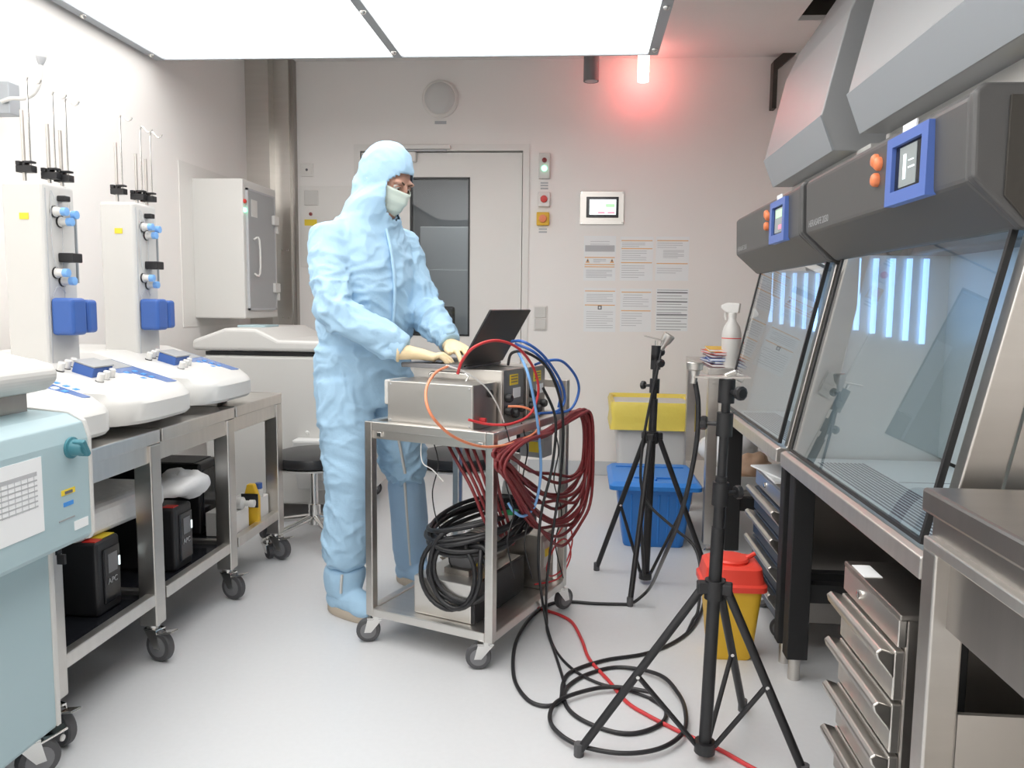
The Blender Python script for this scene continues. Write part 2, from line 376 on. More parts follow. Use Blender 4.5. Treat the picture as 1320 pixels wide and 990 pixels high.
B().lathe((xm, W-.03, z0+.068), [(.019, 0), (.018, .008), (.001, .012)], 16, Vector((0, -1, 0))).build('green_lamp', 'led_green', t, smooth=50)
for dz in (-.03, -.048): B().box(xm-.026, xm+.026, W-.002, W, z0+dz, z0+dz+.01).build('caption_strip', 'print_grey', t)
x0, x1, z0, z1 = wallbox(694, 248, 709, 267); xm = (x0+x1)/2; zm = (z0+z1)/2
t = thing('red_push_button', 'white box with a red push button between the indicator and the yellow switch', 'button', (xm, W, z0))
B().box(x0, x1, W-.035, W, z0, z1).build('housing', 'offwhite', t, bevel=.006)
B().lathe((xm, W-.035, zm), [(.024, 0), (.024, .012), (.02, .018), (.001, .02)], 18, Vector((0, -1, 0))).build('push_button', 'red', t, smooth=50)
B().box(xm-.026, xm+.026, W-.002, W, z1+.02, z1+.032).build('caption_strip', 'print_grey', t)
x0, x1, z0, z1 = wallbox(692, 274, 708, 291); xm = (x0+x1)/2; zm = (z0+z1)/2
t = thing('yellow_main_switch', 'yellow square box with an orange rotary knob beside the door', 'switch', (xm, W, z0))
B().box(x0, x1, W-.035, W, z0, z1).build('housing', 'yellow', t, bevel=.006)
B().lathe((xm, W-.035, zm), [(.027, 0), (.025, .02), (.001, .022)], 18, Vector((0, -1, 0))).build('rotary_knob', 'orange', t, smooth=50)
for dz in (-.028, -.048): B().box(xm-.028, xm+.028, W-.002, W, z0+dz, z0+dz+.01).build('caption_strip', 'print_grey', t)
x0, x1, z0, z1 = wallbox(688, 394, 705, 426)
t = thing('double_light_switch', 'off-white double rocker light switch right of the door', 'light switch', ((x0+x1)/2, W, z0))
B().box(x0, x1, W-.012, W, z0, z1).build('plate', 'offwhite', t, bevel=.003)
zm = (z0+z1)/2
B().box(x0+.008, x1-.008, W-.02, W-.012, zm+.004, z1-.008).build('rocker', 'white', t, bevel=.003)
B().box(x0+.008, x1-.008, W-.02, W-.012, z0+.008, zm-.004).build('rocker', 'white', t, bevel=.003)
x0, x1, z0, z1 = wallbox(388, 211, 404.5, 227.5)
t = thing('wall_socket', 'small cream square socket plate left of the door', 'socket', ((x0+x1)/2, W, z0))
B().box(x0, x1, W-.012, W, z0, z1).build('plate', 'offwhite', t, bevel=.003)
B().box(x0+.012, x1-.012, W-.016, W-.012, z0+.012, z1-.012).build('insert', 'orange_line' if 0 else 'offwhite', t, bevel=.002)
B().lathe(((x0+x1)/2, W-.016, (z0+z1)/2), [(.009, 0), (.007, .004)], 12, Vector((0, -1, 0))).build('pin', 'print_dark', t)
x0, x1, z0, z1 = wallbox(386, 240, 470, 345)
t = thing('access_panel', 'flush wall panel with button, red lamp and yellow sticker behind the person', 'panel', ((x0+x1)/2, W, z0))
B().box(x0, x1, W-.006, W, z0, z1).build('plate', 'offwhite', t, bevel=.002)
a, c, e, h = wallbox(393, 246, 411, 265); B().box(a, c, W-.016, W-.006, e, h).build('rocker', 'white', t, bevel=.003)
q = atY(401, 276, W); B().lathe((q.x, W-.006, q.z), [(.013, 0), (.012, .006), (.001, .008)], 12, Vector((0, -1, 0))).build('lamp', 'led_red', t)
a, c, e, h = wallbox(393, 283, 409, 291); B().box(a, c, W-.008, W-.006, e, h).build('sticker', 'yellow_label', t)
# control display
x0, x1, z0, z1 = wallbox(748, 246.5, 804, 290)
t = thing('wall_control_display', 'steel framed touch display with green and red fields on the back wall', 'display', ((x0+x1)/2, W, z0))
B().box(x0, x1, W-.012, W, z0, z1).build('plate', 'steel_h', t, bevel=.003)
for x in (x0+.012, x1-.012):
    for z in (z0+.012, z1-.012): B().cyl((x, W-.012, z), (x, W-.016, z), .005, n=10).build('screw', 'chrome', t)
a, c, e, h = wallbox(756, 254, 797, 281); B().box(a, c, W-.018, W-.012, e, h).build('bezel', 'black_gloss', t, bevel=.002)
sw, sh = c-a, h-e
scr = B().box(a+.1*sw, c-.08*sw, W-.020, W-.018, e+.14*sh, h-.13*sh).build('screen', 'screen_white', t)
B().box(a+.60*sw, c-.12*sw, W-.021, W-.02, e+.5*sh, h-.35*sh).build('green_field', 'screen_green', scr)
for k in (0, 1): B().box(a+(.36+.3*k)*sw, a+(.58+.3*k)*sw, W-.021, W-.02, e+.2*sh, e+.27*sh).build('red_field', 'screen_red', scr)
B().box(a+.14*sw, a+.55*sw, W-.021, W-.02, h-.3*sh, h-.26*sh).build('text_line', 'screen_green', scr)
# six laminated notices
def notice(px0, py0, px1, py1, label, orange, grey, dark=False, extra=None):
    x0, x1, z0, z1 = wallbox(px0, py0, px1, py1); h = z1-z0; wd = x1-x0
    t = thing('wall_notice', label, 'notice', ((x0+x1)/2, W, z0), group='laminated notices on the back wall')
    sh = B().box(x0, x1, W-.0025, W, z0, z1).build('sheet', 'paper', t)
    for v in orange: B().box(x0+.03*wd, x1-.03*wd, W-.0035, W-.0025, z1-v*h-.006, z1-v*h).build('orange_rule', 'orange_line', sh)
    m = B()
    for (v0, v1, n, u0, u1) in grey:
        for k in range(n):
            z = z1-(v0+(v1-v0)*k/max(n-1, 1))*h; m.box(x0+u0*wd, x0+(u1-(.18 if k % 3 == 2 else 0))*wd, W-.0035, W-.0025, z-.0028, z)
    m.build('text_line', 'print_dark' if dark else 'print_grey', sh)
    if extra: extra(sh, x0, z1, wd, h)
def warn(sh, x0, z1, wd, h):
    for u in (.06, .82):
        B().prism([(x0+u*wd, z1-.60*h), (x0+(u+.13)*wd, z1-.60*h), (x0+(u+.065)*wd, z1-.50*h)], 1, W-.0045, W-.0025).build('warning_triangle', 'orange_line', sh)
        B().box(x0+(u+.045)*wd, x0+(u+.085)*wd, W-.0052, W-.0045, z1-.575*h, z1-.53*h).build('warning_mark', 'print_dark', sh)
    B().box(x0+.04*wd, x0+.96*wd, W-.0034, W-.0025, z1-.35*h, z1-.21*h).build('grey_band', 'print_grey', sh)
def square(sh, x0, z1, wd, h):
    m = B()
    for (a, b_, c, e) in ((.44, .47, .40, .49), (.53, .56, .40, .49), (.44, .56, .40, .42), (.44, .56, .47, .49)): m.box(x0+a*wd, x0+b_*wd, W-.0035, W-.0025, z1-e*h, z1-c*h)
    m.build('square_mark', 'print_dark', sh)
notice(753, 304, 793, 362, 'laminated notice with warning triangles and a grey heading band', [.47, .63, .68], [(.12, .18, 2, .2, .8), (.52, .58, 3, .3, .7), (.76, .92, 6, .08, .9)], extra=warn)
notice(800, 305, 841, 362, 'laminated notice with three orange rules between the warning notice and its neighbour', [.08, .26, .58], [(.14, .22, 3, .05, .75), (.32, .52, 5, .05, .8), (.66, .92, 6, .05, .75)])
notice(846, 305, 887, 362, 'laminated notice with two orange rules and an indented paragraph', [.08, .60], [(.14, .24, 3, .04, .8), (.31, .47, 6, .22, .85), (.72, .82, 3, .05, .8)])
notice(753, 371, 793, 428, 'laminated notice with a small black square mark in its middle', [.06, .38], [(.14, .30, 5, .08, .9), (.54, .9, 8, .08, .92)], extra=square)
notice(800, 372, 839, 428, 'laminated notice with three orange rules and sparse text below another notice', [.07, .50], [(.14, .2, 2, .1, .7), (.24, .4, 4, .08, .9), (.57, .85, 6, .05, .7)])
notice(846, 372, 886, 427, 'laminated notice framed in dark lines as a full table', [], [(.03, .96, 15, .03, .97), (.08, .09, 2, .03, .97), (.3, .31, 2, .03, .97), (.6, .61, 2, .03, .97)], dark=True)

# ================================================================ pass-through hatch on the left wall
hx0, hx1, hy0, hy1, hz0, hz1 = LX, -1.99, 4.47, 4.96, 1.09, 1.905
t = thing('pass_through_hatch', 'white pass-through hatch with a glazed door on the left wall', 'hatch', (LX, (hy0+hy1)/2, hz0))
B().box(hx0, hx1, hy0, hy1, hz0, hz1).build('hatch_body', 'white', t, bevel=.008)
B().box(hx0, hx0+.004, hy0-.14, hy1+.1, hz0-.05, hz1+.08).build('wall_flange', 'offwhite', t)
gd = B(); a, c, e, h = hy0+.035, hy1-.05, hz0+.05, hz1-.05
gd.box(hx1, hx1+.014, a, a+.012, e, h).box(hx1, hx1+.014, c-.012, c, e, h).box(hx1, hx1+.014, a, c, e, e+.012).box(hx1, hx1+.014, a, c, h-.012, h)
door = gd.build('hatch_door', 'print_grey', t)
B().box(hx1+.002, hx1+.012, a+.012, c-.012, e+.012, h-.012).build('glazing', 'hood_grey', door)
B().tube(spline([(hx1+.014, a+.07, e+.22), (hx1+.045, a+.08, e+.22), (hx1+.045, a+.08, e+.42), (hx1+.014, a+.07, e+.42)], 4), .006).build('handle', 'white', door)
for z in (hz0+.19, hz1-.2):
    hn = B().box(hx1, hx1+.03, c-.05, c+.03, z-.03, z+.03).build('hinge', 'white', t, bevel=.006)
    B().box(hx1, hx1+.026, c+.005, c+.03, z-.08, z-.032).build('hinge_plate', 'white', hn, bevel=.004)
B().lathe((hx1, a-.018, hz1-.13), [(.014, 0), (.012, .01), (.001, .014)], 12, Vector((1, 0, 0))).build('red_lamp', 'red', t)
B().lathe((hx1, a-.018, hz1-.18), [(.014, 0), (.012, .01), (.001, .014)], 12, Vector((1, 0, 0))).build('green_lamp', 'led_green', t)
B().box(hx1+.012, hx1+.015, a+.05, a+.13, h-.16, h-.06).build('switch_plate', 'white', door)
# ================================================================ left row: instrument bench
FXB, BXB, TZ = -1.38, -2.22, .775
bench = thing('instrument_bench', 'long stainless steel bench on casters along the left wall', 'bench', (-1.8, 2.6, 0))
secs = [(1.87, 2.43), (2.445, 2.98), (2.995, 3.465)]
for i, (a, c) in enumerate(secs):
    top = B().box(BXB, FXB, a, c, TZ-.045, TZ).build('worktop', 'steel_h', bench, bevel=.004)
    B().box(BXB, FXB, c-.003, c+.002, TZ-.01, TZ+.003).build('end_lip', 'chrome', top)
    B().box(FXB-.05, FXB-.012, a, c, TZ-.105, TZ-.045).build('apron', 'steel_h', bench, bevel=.003)
    B().box(BXB, FXB-.02, a+.005, c-.005, .205, .218).build('lower_shelf', 'black_gloss', bench)
    B().box(FXB-.036, FXB-.003, a, c-.035, .195, .235).build('front_rail', 'steel_h', bench, bevel=.003)
    B().box(BXB, BXB+.03, a, c, .195, .235).build('rear_rail', 'steel_h', bench, bevel=.003)
    B().box(BXB, FXB-.03, c-.03, c-.005, .195, .235).build('side_rail', 'steel_h', bench, bevel=.003)
    B().box(BXB+.005, BXB+.012, a, c, .235, TZ-.05).build('back_panel', 'steel_dark', bench)
for y in (1.90, 2.40, 2.945, 3.435):
    for x in (FXB-.03, BXB+.03):
        B().box(x-.03, x+.03, y-.03, y+.03, .125, TZ-.046).build('leg', 'steel', bench, bevel=.004)
        caster(bench, x, y, .127, .052, -.3 if x > -2 else .3)
# ---- three instruments on the bench
def instrument(yc, label, tower=True, hw=.245):
    """bench instrument: sloping base with bowed front, valve tower with three hook rods"""
    t = thing('chromatography_system', label, 'lab instrument', (-1.75, yc, TZ), group='white instruments on the steel bench')
    yl, yh = yc-hw, yc+hw
    def tz(x): return TZ+.125+max(0, min(.105, (-1.40-x)*.3))
    n = 16; rings = []
    for k in range(n+1):
        u = k/n; y = yl+(yh-yl)*u; e = min(u, 1-u); fx = FXB-.075+.105*(1-(2*u-1)**4)**.9 if 0 < u < 1 else FXB-.09
        dz = .012 if k in (0, n) else 0
        rings.append([Vector((x, y, z)) for x, z in ((-2.16, TZ+.037), (fx-.01, TZ+.037), (fx, TZ+.048), (fx, TZ+.10-dz), (fx-.012, TZ+.116-dz), (fx-.03, tz(fx-.03)-dz), (-1.75, tz(-1.75)-dz), (-2.15, TZ+.23-dz), (-2.16, TZ+.22-dz))])
    base = B().loft(rings).build('base_unit', 'white', t, smooth=35)
    sa = math.atan(.3); SM = Matrix.Rotation(sa, 3, 'Y')
    def on(x, y, h=0): return Vector((x, y, tz(x)))+Vector((math.sin(sa), 0, math.cos(sa)))*h
    def pl(x0, x1, y0_, y1_, h0, h1): c_ = on((x0+x1)/2, (y0_+y1_)/2, (h0+h1)/2); return B().obox(c_, (x1-x0, y1_-y0_, h1-h0), SM)
    for x in (-1.5, -2.05):
        for y in (yl+.07, yh-.07): B().lathe((x, y, TZ), [(.02, .001), (.022, .012), (.018, .037)], 12).build('foot', 'black', t)
    if True:
        # control panel with display, lying on the slope
        dp = pl(-1.68, -1.43, yc+.05, min(yc+.20, yh-.03), -.002, .003).build('control_panel', 'screen_blue', t, bevel=.001)
        pl(-1.675, -1.59, yc+.06, min(yc+.19, yh-.04), .003, .004).build('display', 'hood_grey', dp)
        for k in range(6): pl(-1.56+.03*(k % 3), -1.546+.03*(k % 3), yc+.08+.05*(k//3), yc+.10+.05*(k//3), .003, .0045).build('key', 'screen_white' if k == 1 else 'blue_label', dp)
        pl(-1.43, -1.405, yc-.03, yc+.01, -.001, .002).build('name_badge', 'black', base)
        rk = pl(-1.62, -1.55, yc-.10, yc-.0, -.002, .035).build('sensor_block', 'blue_valve', t, bevel=.003)
        pl(-1.622, -1.548, yc-.102, yc+.002, .035, .041).build('block_cover', 'hood_grey', rk, bevel=.002)
        for k in range(6):
            x = (-1.52, -1.635)[k % 2]-.01*(k//2); y = yc-.11+.045*(k//2)-.02*(k % 2); o_ = on(x, y, -.002); ax_ = on(x, y, 1)-on(x, y, 0)
            vb = B().lathe(o_, [(.011, 0), (.011, .03), (.008, .033)], 12, ax_).build('pump_head', 'white_gloss', t, smooth=40)
            B().lathe(o_, [(.0128, 0), (.0128, .006)], 12, ax_).build('seal_ring', 'black', vb)
    if not tower: return t
    # tower
    xf, xb, ya, yb, z0, z1 = -1.70, -1.835, yc-.085, yc+.075, TZ+.13, 1.565
    B().box(xb, xf, ya, yb, z0, z1).build('tower', 'white', t, bevel=.012, seg=3)
    B().box(xf-.01, xf+.002, ya+.014, ya+.017, z0, z1-.02).build('tower_seam', 'print_grey', t)
    B().box(xb-.05, xf+.06, ya-.06, yb+.06, TZ+.1, z0+.02).build('tower_plinth', 'white', t, bevel=.012, seg=3)
    ym = yc+.0
    bl = B().box(xf, xf+.075, ym-.07, ym+.005, 1.08, 1.20).build('pump_block', 'blue_valve', t, bevel=.012, seg=3)
    B().box(xf, xf+.07, ym+.018, ym+.07, 1.085, 1.195).build('pump_block', 'blue_valve', t, bevel=.012, seg=3)
    B().box(xf, xf+.04, ym+.003, ym+.02, 1.085, 1.195).build('block_joint', 'black', t)
    for (dy, z) in ((-.03, 1.475), (.02, 1.47), (-.005, 1.445), (-.035, 1.28), (-.005, 1.255)):
        v = B().lathe((xf, ym+dy, z), [(.017, 0), (.017, .008), (.013, .009), (.013, .04)], 16, Vector((1, 0, 0))).build('valve', 'white_gloss', t, smooth=40)
        B().lathe((xf+.04, ym+dy, z), [(.0135, -.012), (.0135, .004), (.009, .005)], 16, Vector((1, 0, 0))).build('valve_cap', 'cable_light_blue', v, smooth=40)
        B().lathe((xf, ym+dy, z), [(.019, 0), (.019, .005)], 16, Vector((1, 0, 0))).build('valve_ring', 'black', v)
    B().box(xf, xf+.05, ym-.02, ym+.03, 1.315, 1.345).build('detector', 'black', t, bevel=.003)
    B().box(xf, xf+.03, ym-.015, ym+.012, 1.51, 1.528).build('line_clip', 'black', t, bevel=.003)
    for pts in ([(xf+.004, ym-.045, 1.54), (xf+.006, ym-.055, 1.42), (xf+.006, ym-.05, 1.33), (xf+.01, ym-.035, 1.28)],
                [(xf+.004, ym-.045, 1.54), (xf+.02, ym-.03, 1.475)], [(xf+.004, ym+.04, 1.53), (xf+.02, ym+.02, 1.47)],
                [(xf+.01, ym-.005, 1.44), (xf+.006, ym-.004, 1.35), (xf+.006, ym-.004, 1.2)],
                [(xf+.004, ym-.06, 1.2), (xf+.012, ym-.045, 1.235), (xf+.01, ym-.004, 1.215)]):
        B().tube(spline(pts, 5), .0013, 6).build('tubing', 'print_grey', t)
    B().box(xf-.02, xf+.002, yb+.0, yb+.004, 1.25, 1.47).build('scale_strip', 'frame_grey', t)
    B().box(xf-.075, xf-.045, ya-.0025, ya, 1.445, 1.465).build('label_sticker', 'yellow_label', t)
    # rods with clamps and hooks
    for i, (dx, dy, hz, zc) in enumerate(((-.10, -.02, .23, .05), (-.045, .02, .195, .035), (-.02, .045, .18, .03))):
        x, y = xf+dx, yc+dy
        rod = B().cyl((x, y, z1-.01), (x, y, z1+hz), .0055, n=10).build('rod', 'steel', t, smooth=40)
        cl = B().box(x-.02, x+.034, y-.014, y+.014, z1+zc-.016, z1+zc+.006).box(x-.02, x-.006, y-.014, y+.014, z1+zc+.006, z1+zc+.02).box(x+.002, x+.034, y-.012, y+.012, z1+zc+.013, z1+zc+.02)
        cl.box(x+.002, x+.010, y-.012, y+.012, z1+zc+.006, z1+zc+.02)
        cl.build('clamp', 'black', t, bevel=.002)
        xx = x+.022; top = z1+hz+.10
        B().tube([(xx, y, z1+zc-.01), (xx, y, top-.01)]+spline([(xx, y, top-.01), (xx+.004, y, top), (xx+.012, y, top), (xx+.028, y, top-.018), (xx+.042, y, top-.018), (xx+.048, y, top-.008)], 4), .003, 8).build('hook_rod', 'chrome', t, smooth=40)
    return t
instrument(2.04, 'white instrument base partly hidden behind the teal centrifuge', tower=False, hw=.15)
instrument(2.445, 'white valve tower instrument standing between two similar instruments')
instrument(2.945, 'white valve tower instrument next to the glazed hatch')
# gooseneck arm with grey box on the left wall
q = atX(12, 128, LX+.1)
t = thing('gooseneck_arm', 'white gooseneck lamp arm on a grey wall box', 'lamp', (LX, q.y, q.z-.06))
Yg = q.y
e0 = atY(18, 107, Yg); 
B().box(LX, e0.x, Yg-.03, Yg+.03, e0.z-.12, e0.z).build('wall_box', 'frame_grey', t, bevel=.004)
pts = [atY(*p, Yg-.04) for p in ((2, 131), (15, 127), (30, 127), (42, 122), (50, 110), (52, 95), (52.5, 84))]
B().tube(spline(pts, 6), .0075, 10, ).build('flexible_neck', 'white_gloss', t, smooth=50)
a, c = atY(52.5, 84, Yg-.04), atY(53, 68, Yg-.04)
hd = B().lathe(a, [(.008, 0), (.010, .004), (.017, .022), (.018, .03)], 14, (c-a)).build('collar', 'print_grey', t, smooth=40)
B().lathe(a+(c-a).normalized()*.03, [(.018, 0), (.018, .012), (.012, .014)], 14, (c-a)).build('lamp_tip', 'white_gloss', hd, smooth=40)
# ---- teal centrifuge in front
t = thing('teal_centrifuge', 'teal floor centrifuge with a white lid beside the steel bench', 'centrifuge', (-1.7, 1.5, 0))
tx = -1.31; ty0, ty1 = 1.05, 1.79
bd = B().box(-2.15, tx, ty0, ty1, .115, .90).build('body', 'teal', t, bevel=.012)
B().box(tx-.012, tx+.004, ty1-.012, ty1+.004, .12, .60).build('edge_trim', 'white', t, bevel=.003)
pz0, pz1, pxf = .60, .915, -1.225
poly = [(tx-.02, pz0), (pxf-.012, pz0), (pxf, pz0+.015), (pxf, pz1-.06), (pxf-.012, pz1-.02), (pxf-.05, pz1), (tx-.35, pz1+.03), (tx-.35, pz0)]
pn = B().prism(poly, 1, ty0, ty1+.04).build('control_fascia', 'teal', t, bevel=.006, seg=3)
poly2 = [(x+.004 if x > tx-.1 else x, z+(.004 if z > .8 else -.004)) for x, z in poly]
B().prism(poly2, 1, ty1+.034, ty1+.046).build('fascia_edge', 'white', t, bevel=.003)
k = atX(91, 577, pxf)
kn = B().lathe(k, [(.026, 0), (.026, .006), (.02, .008), (.018, .03), (.014, .034)], 20, Vector((1, 0, 0))).build('rotary_knob', 'teal_dark', pn, smooth=40)
B().obox(k+Vector((.028, 0, 0)), (.03, .014, .045), Matrix.Rotation(.5, 3, 'X')).build('knob_grip', 'teal_dark', kn, bevel=.004)
def plate(px0, py0, px1, py1, m, name, X=pxf, d=.0015):
    a, c = atX(px0, py0, X), atX(px1, py1, X); return B().box(X-.002, X+d, a.y, c.y, min(a.z, c.z), max(a.z, c.z)).build(name, m, pn)
sh = plate(-60, 620, 57, 684, 'paper', 'paper_sheet')
a, c = atX(2, 590, pxf), atX(47, 625, pxf); m = B()
for i in range(7): m.box(pxf+.0015, pxf+.0022, a.y-.03, c.y, .80-.012*i, .8035-.012*i+(.006 if i == 0 else 0))
for i in range(7): m.box(pxf+.0015, pxf+.0022, a.y-.03+.02*i, a.y-.029+.02*i, .727, .80)
m.build('printed_table', 'print_grey', sh)
plate(79, 640, 96, 627, 'yellow_label', 'yellow_sticker'); plate(82, 654, 94, 644, 'blue_label', 'blue_sticker'); plate(96, 684, 113, 665, 'paper', 'white_sticker'); plate(76, 674, 96, 664, 'hood_grey', 'clear_sticker')
ws = B(); a = atX(87, 634, pxf); ws.box(pxf+.0015, pxf+.0022, a.y-.012, a.y+.016, a.z-.004, a.z+.003); ws.build('sticker_print', 'print_dark', pn)
kl = atX(74, 712, tx); B().box(tx, tx+.006, kl.y-.008, kl.y+.008, kl.z-.005, kl.z+.03).box(tx, tx+.02, kl.y-.004, kl.y+.004, kl.z-.03, kl.z-.005).build('key_lock', 'black', bd)
sc = atX(80, 951, tx); B().lathe(sc, [(.009, 0), (.008, .004), (.001, .006)], 12, Vector((1, 0, 0))).build('cap_screw', 'white', bd)
lid = B().prism([(-2.15, .965), (-1.36, .965), (-1.315, .975), (-1.29, .995), (-1.285, 1.02), (-1.30, 1.04), (-1.40, 1.06), (-2.15, 1.13)], 1, ty0, ty1+.03).build('lid', 'white', t, bevel=.014, seg=3)
B().tube(spline([(-2.0, ty1-.06, 1.122), (-1.62, ty1-.06, 1.086), (-1.50, ty1-.09, 1.074), (-1.48, ty1-.2, 1.072), (-1.48, ty0+.1, 1.072)], 5), .006, 8).build('lid_seal_line', 'lime', lid)
B().box(-2.1, -1.36, ty0+.02, ty1+.01, .9, .966).build('lid_gap', 'steel_dark', t)
for (x, y) in ((tx-.05, ty1-.06), (-2.08, ty1-.06), (tx-.05, ty0+.06), (-2.08, ty0+.06)): caster(t, x, y, .118, .05, .9)
# ---- UPS units and boxes under the bench
def ups(px, py, label, badge):
    z0 = .2185; q = atZ(px, py, z0); Y = q.y; wd, dp, h = .125, .30, .235
    t = thing('power_supply', label, 'power supply', (q.x, Y, z0), group='black power supplies under the bench')
    x1 = q.x; y0 = Y
    b = B().box(x1-dp, x1, y0, y0+wd, z0, z0+h).build('case', 'black', t, bevel=.012, seg=3)
    fp = B().box(x1-.002, x1+.006, y0+.03, y0+wd-.01, z0+.03, z0+h-.03).build('front_panel', 'black_gloss', t, bevel=.004)
    B().box(x1+.006, x1+.008, y0+.05, y0+wd-.03, z0+h-.11, z0+h-.05).build('display', 'rubber_grey', fp)
    B().box(x1+.006, x1+.009, y0+wd-.022, y0+wd-.016, z0+h-.10, z0+h-.07).build('status_light', 'screen_white', fp)
    text('APC', .026, 'hood_grey', fp, Vector((x1+.008, y0+wd*.55, z0+h*.42)), FACE_PX)
    if badge >= 1: B().box(x1-.05, x1-.008, y0+.01, y0+.045, z0+h-.001, z0+h+.002).build('red_sticker', 'red', b)
    if badge == 2: B().box(x1-.06, x1-.012, y0+.05, y0+.115, z0+h-.001, z0+h+.002).build('yellow_sticker', 'yellow_label', b)
    if badge == 2: B().box(x1-.16, x1-.07, y0+.015, y0+.11, z0+h-.001, z0+h+.002).build('grey_label', 'print_grey', b)
    return t
ups(127, 797, 'black upright power supply with yellow and red stickers behind the teal centrifuge', 2)
ups(227, 738, 'black upright power supply with a red sticker under the white bag', 1)
q = atZ(260, 690, .2185)
bx = thing('black_equipment_case', 'large black case on the lower shelf at the back panel', 'equipment case', (q.x-.2, q.y+.1, .2185))
B().box(q.x-.40, q.x, q.y, q.y+.17, .2185, .52).build('case', 'black', bx, bevel=.01)
B().box(q.x-.38, q.x-.03, q.y+.01, q.y+.16, .52, .523).build('top_panel', 'rubber', bx)
B().box(q.x-.001, q.x+.004, q.y+.02, q.y+.15, .25, .49).build('front_panel', 'black_gloss', bx, bevel=.003)
# folded white plastic bag bundle lying on the power supplies
def blob(name, m, parent, c, rad, amp=.02, fr=9, M=None, flat=None, nu=28, nv=18, seed=0):
    b = B().ell(c, rad, M, nu, nv); vs = []
    for p in b.v:
        dn = (p-Vector(c)); n_ = noise.noise(p*fr+Vector((seed, 3, 7)))+.5*noise.noise(p*fr*2.3+Vector((1, seed, 9)))
        q = p+dn.normalized()*n_*amp
        if flat is not None and q.z < flat: q.z = flat
        vs.append(q)
    b.v = vs; return b.build(name, m, parent, smooth=50)
t = thing('white_cushion_bag', 'white padded plastic bag with a clear crumpled end under the bench', 'bag', (-1.62, 2.5, .4555))
poly = [(-2.0, 2.12), (-1.56, 2.12), (-1.50, 2.2), (-1.475, 2.6), (-1.5, 2.66), (-2.0, 2.66)]
B().prism(poly, 2, .4555, .555).build('padded_bag', 'bag_white', t, bevel=.035, seg=4)
blob('crumpled_end', 'bag_white', t, (-1.48, 2.74, .515), (.085, .13, .05), .03, 14)
for i, (x, y, h) in enumerate(((-1.43, 3.05, .10), (-1.43, 3.26, .10))):
    t = thing('tool_box', ['grey carton with a yellow spray can on the lower shelf', 'grey carton with blue capped bottle at the bench end'][i], 'box', (x, y, .2185))
    B().box(x-.12, x+.006, y, y+.135, .2185, .2185+h).build('carton', 'offwhite', t, bevel=.003)
t = thing('yellow_file', 'upright yellow holder between two cartons on the lower shelf', 'holder', (-1.43, 3.235, .2185))
B().prism([(-1.47, .2185), (-1.40, .2185), (-1.40, .34), (-1.42, .40), (-1.45, .40), (-1.47, .33)], 1, 3.225, 3.255).build('holder_body', 'yellow', t, bevel=.005)
B().box(-1.472, -1.398, 3.218, 3.224, .30, .36).build('black_band', 'black', t)
t = thing('small_bottle', 'small white bottle lying on a carton under the bench', 'bottle', (-1.44, 3.12, .3185))
B().lathe((-1.47, 3.12, .345), [(.026, 0), (.026, .05), (.012, .06), (.012, .08)], 14, Vector((1, 0, 0))).build('bottle_body', 'white', t, smooth=40)
B().lathe((-1.39, 3.12, .345), [(.016, 0), (.016, .02)], 14, Vector((1, 0, 0))).build('cap', 'white_gloss', t)
t = thing('capped_vial', 'tiny bottle with a blue cap standing on a carton', 'bottle', (-1.44, 3.33, .3185))
B().lathe((-1.44, 3.33, .3185), [(.018, 0), (.018, .035), (.01, .04)], 14).build('bottle_body', 'white', t, smooth=40)
B().lathe((-1.44, 3.33, .3585), [(.015, 0), (.015, .025)], 14).build('cap', 'blue_valve', t)
t = thing('socket_block', 'light grey power socket block on the bench back panel', 'socket', (BXB+.013, 2.62, .6))
B().box(BXB+.0125, BXB+.04, 2.585, 2.655, .57, .70).build('housing', 'frame_grey', t, bevel=.004)
for z in (.595, .65): B().lathe((BXB+.04, 2.62, z), [(.02, 0), (.019, .004)], 14, Vector((1, 0, 0))).build('outlet', 'print_dark', t)
# ---- white centrifuge at the back
t = thing('white_floor_centrifuge', 'white floor standing centrifuge with a domed lid under the hatch', 'centrifuge', (-1.75, 4.2, 0))
cx0, cx1, cy0, cy1 = -2.06, -1.2, 4.0, 4.75
B().box(cx0+.03, cx1, cy0+.02, cy1, .1, .905).build('body', 'white', t, bevel=.015)
B().box(cx0+.04, cx1-.01, cy0+.03, cy1, .905, .925).build('lid_gap', 'black', t)
pl = [(cx0-.02, .93), (cx1, .93), (cx1, .985), (cx0+.45, .992), (cx0+.33, 1.05), (cx0+.16, 1.05), (cx0-.02, .985)]
lid = B().prism(pl, 1, cy0, cy1).build('lid', 'white', t, bevel=.018, seg=3)
B().obox(((cx0+.22), cy0+.3, 1.055), (.16, .2, .012), Rz(0)).build('lid_window', 'teal', lid, bevel=.004)
for (x, y) in ((cx0+.1, cy0+.1), (cx1-.1, cy0+.1), (cx0+.1, cy1-.1), (cx1-.1, cy1-.1)): caster(t, x, y, .102, .045, .5, brake=False)
B().loft([[Vector((x, y, .20)) for x, y in ((-1.50, 3.945), (-1.25, 3.945), (-1.25, cy0+.02), (-1.50, cy0+.02))], [Vector((x, y, .47)) for x, y in ((-1.52, 3.93), (-1.23, 3.93), (-1.23, cy0+.02), (-1.52, cy0+.02))]]).build('drain_container', 'bin_white', t, bevel=.012)
B().box(-1.40, -1.35, 3.915, 3.935, .26, .38).build('clip', 'white_gloss', t, bevel=.004)
q = atY(396, 558, cy0+.02); B().lathe(q, [(.012, 0), (.01, .005), (.001, .007)], 12, Vector((0, -1, 0))).build('cap_screw', 'white_gloss', t)
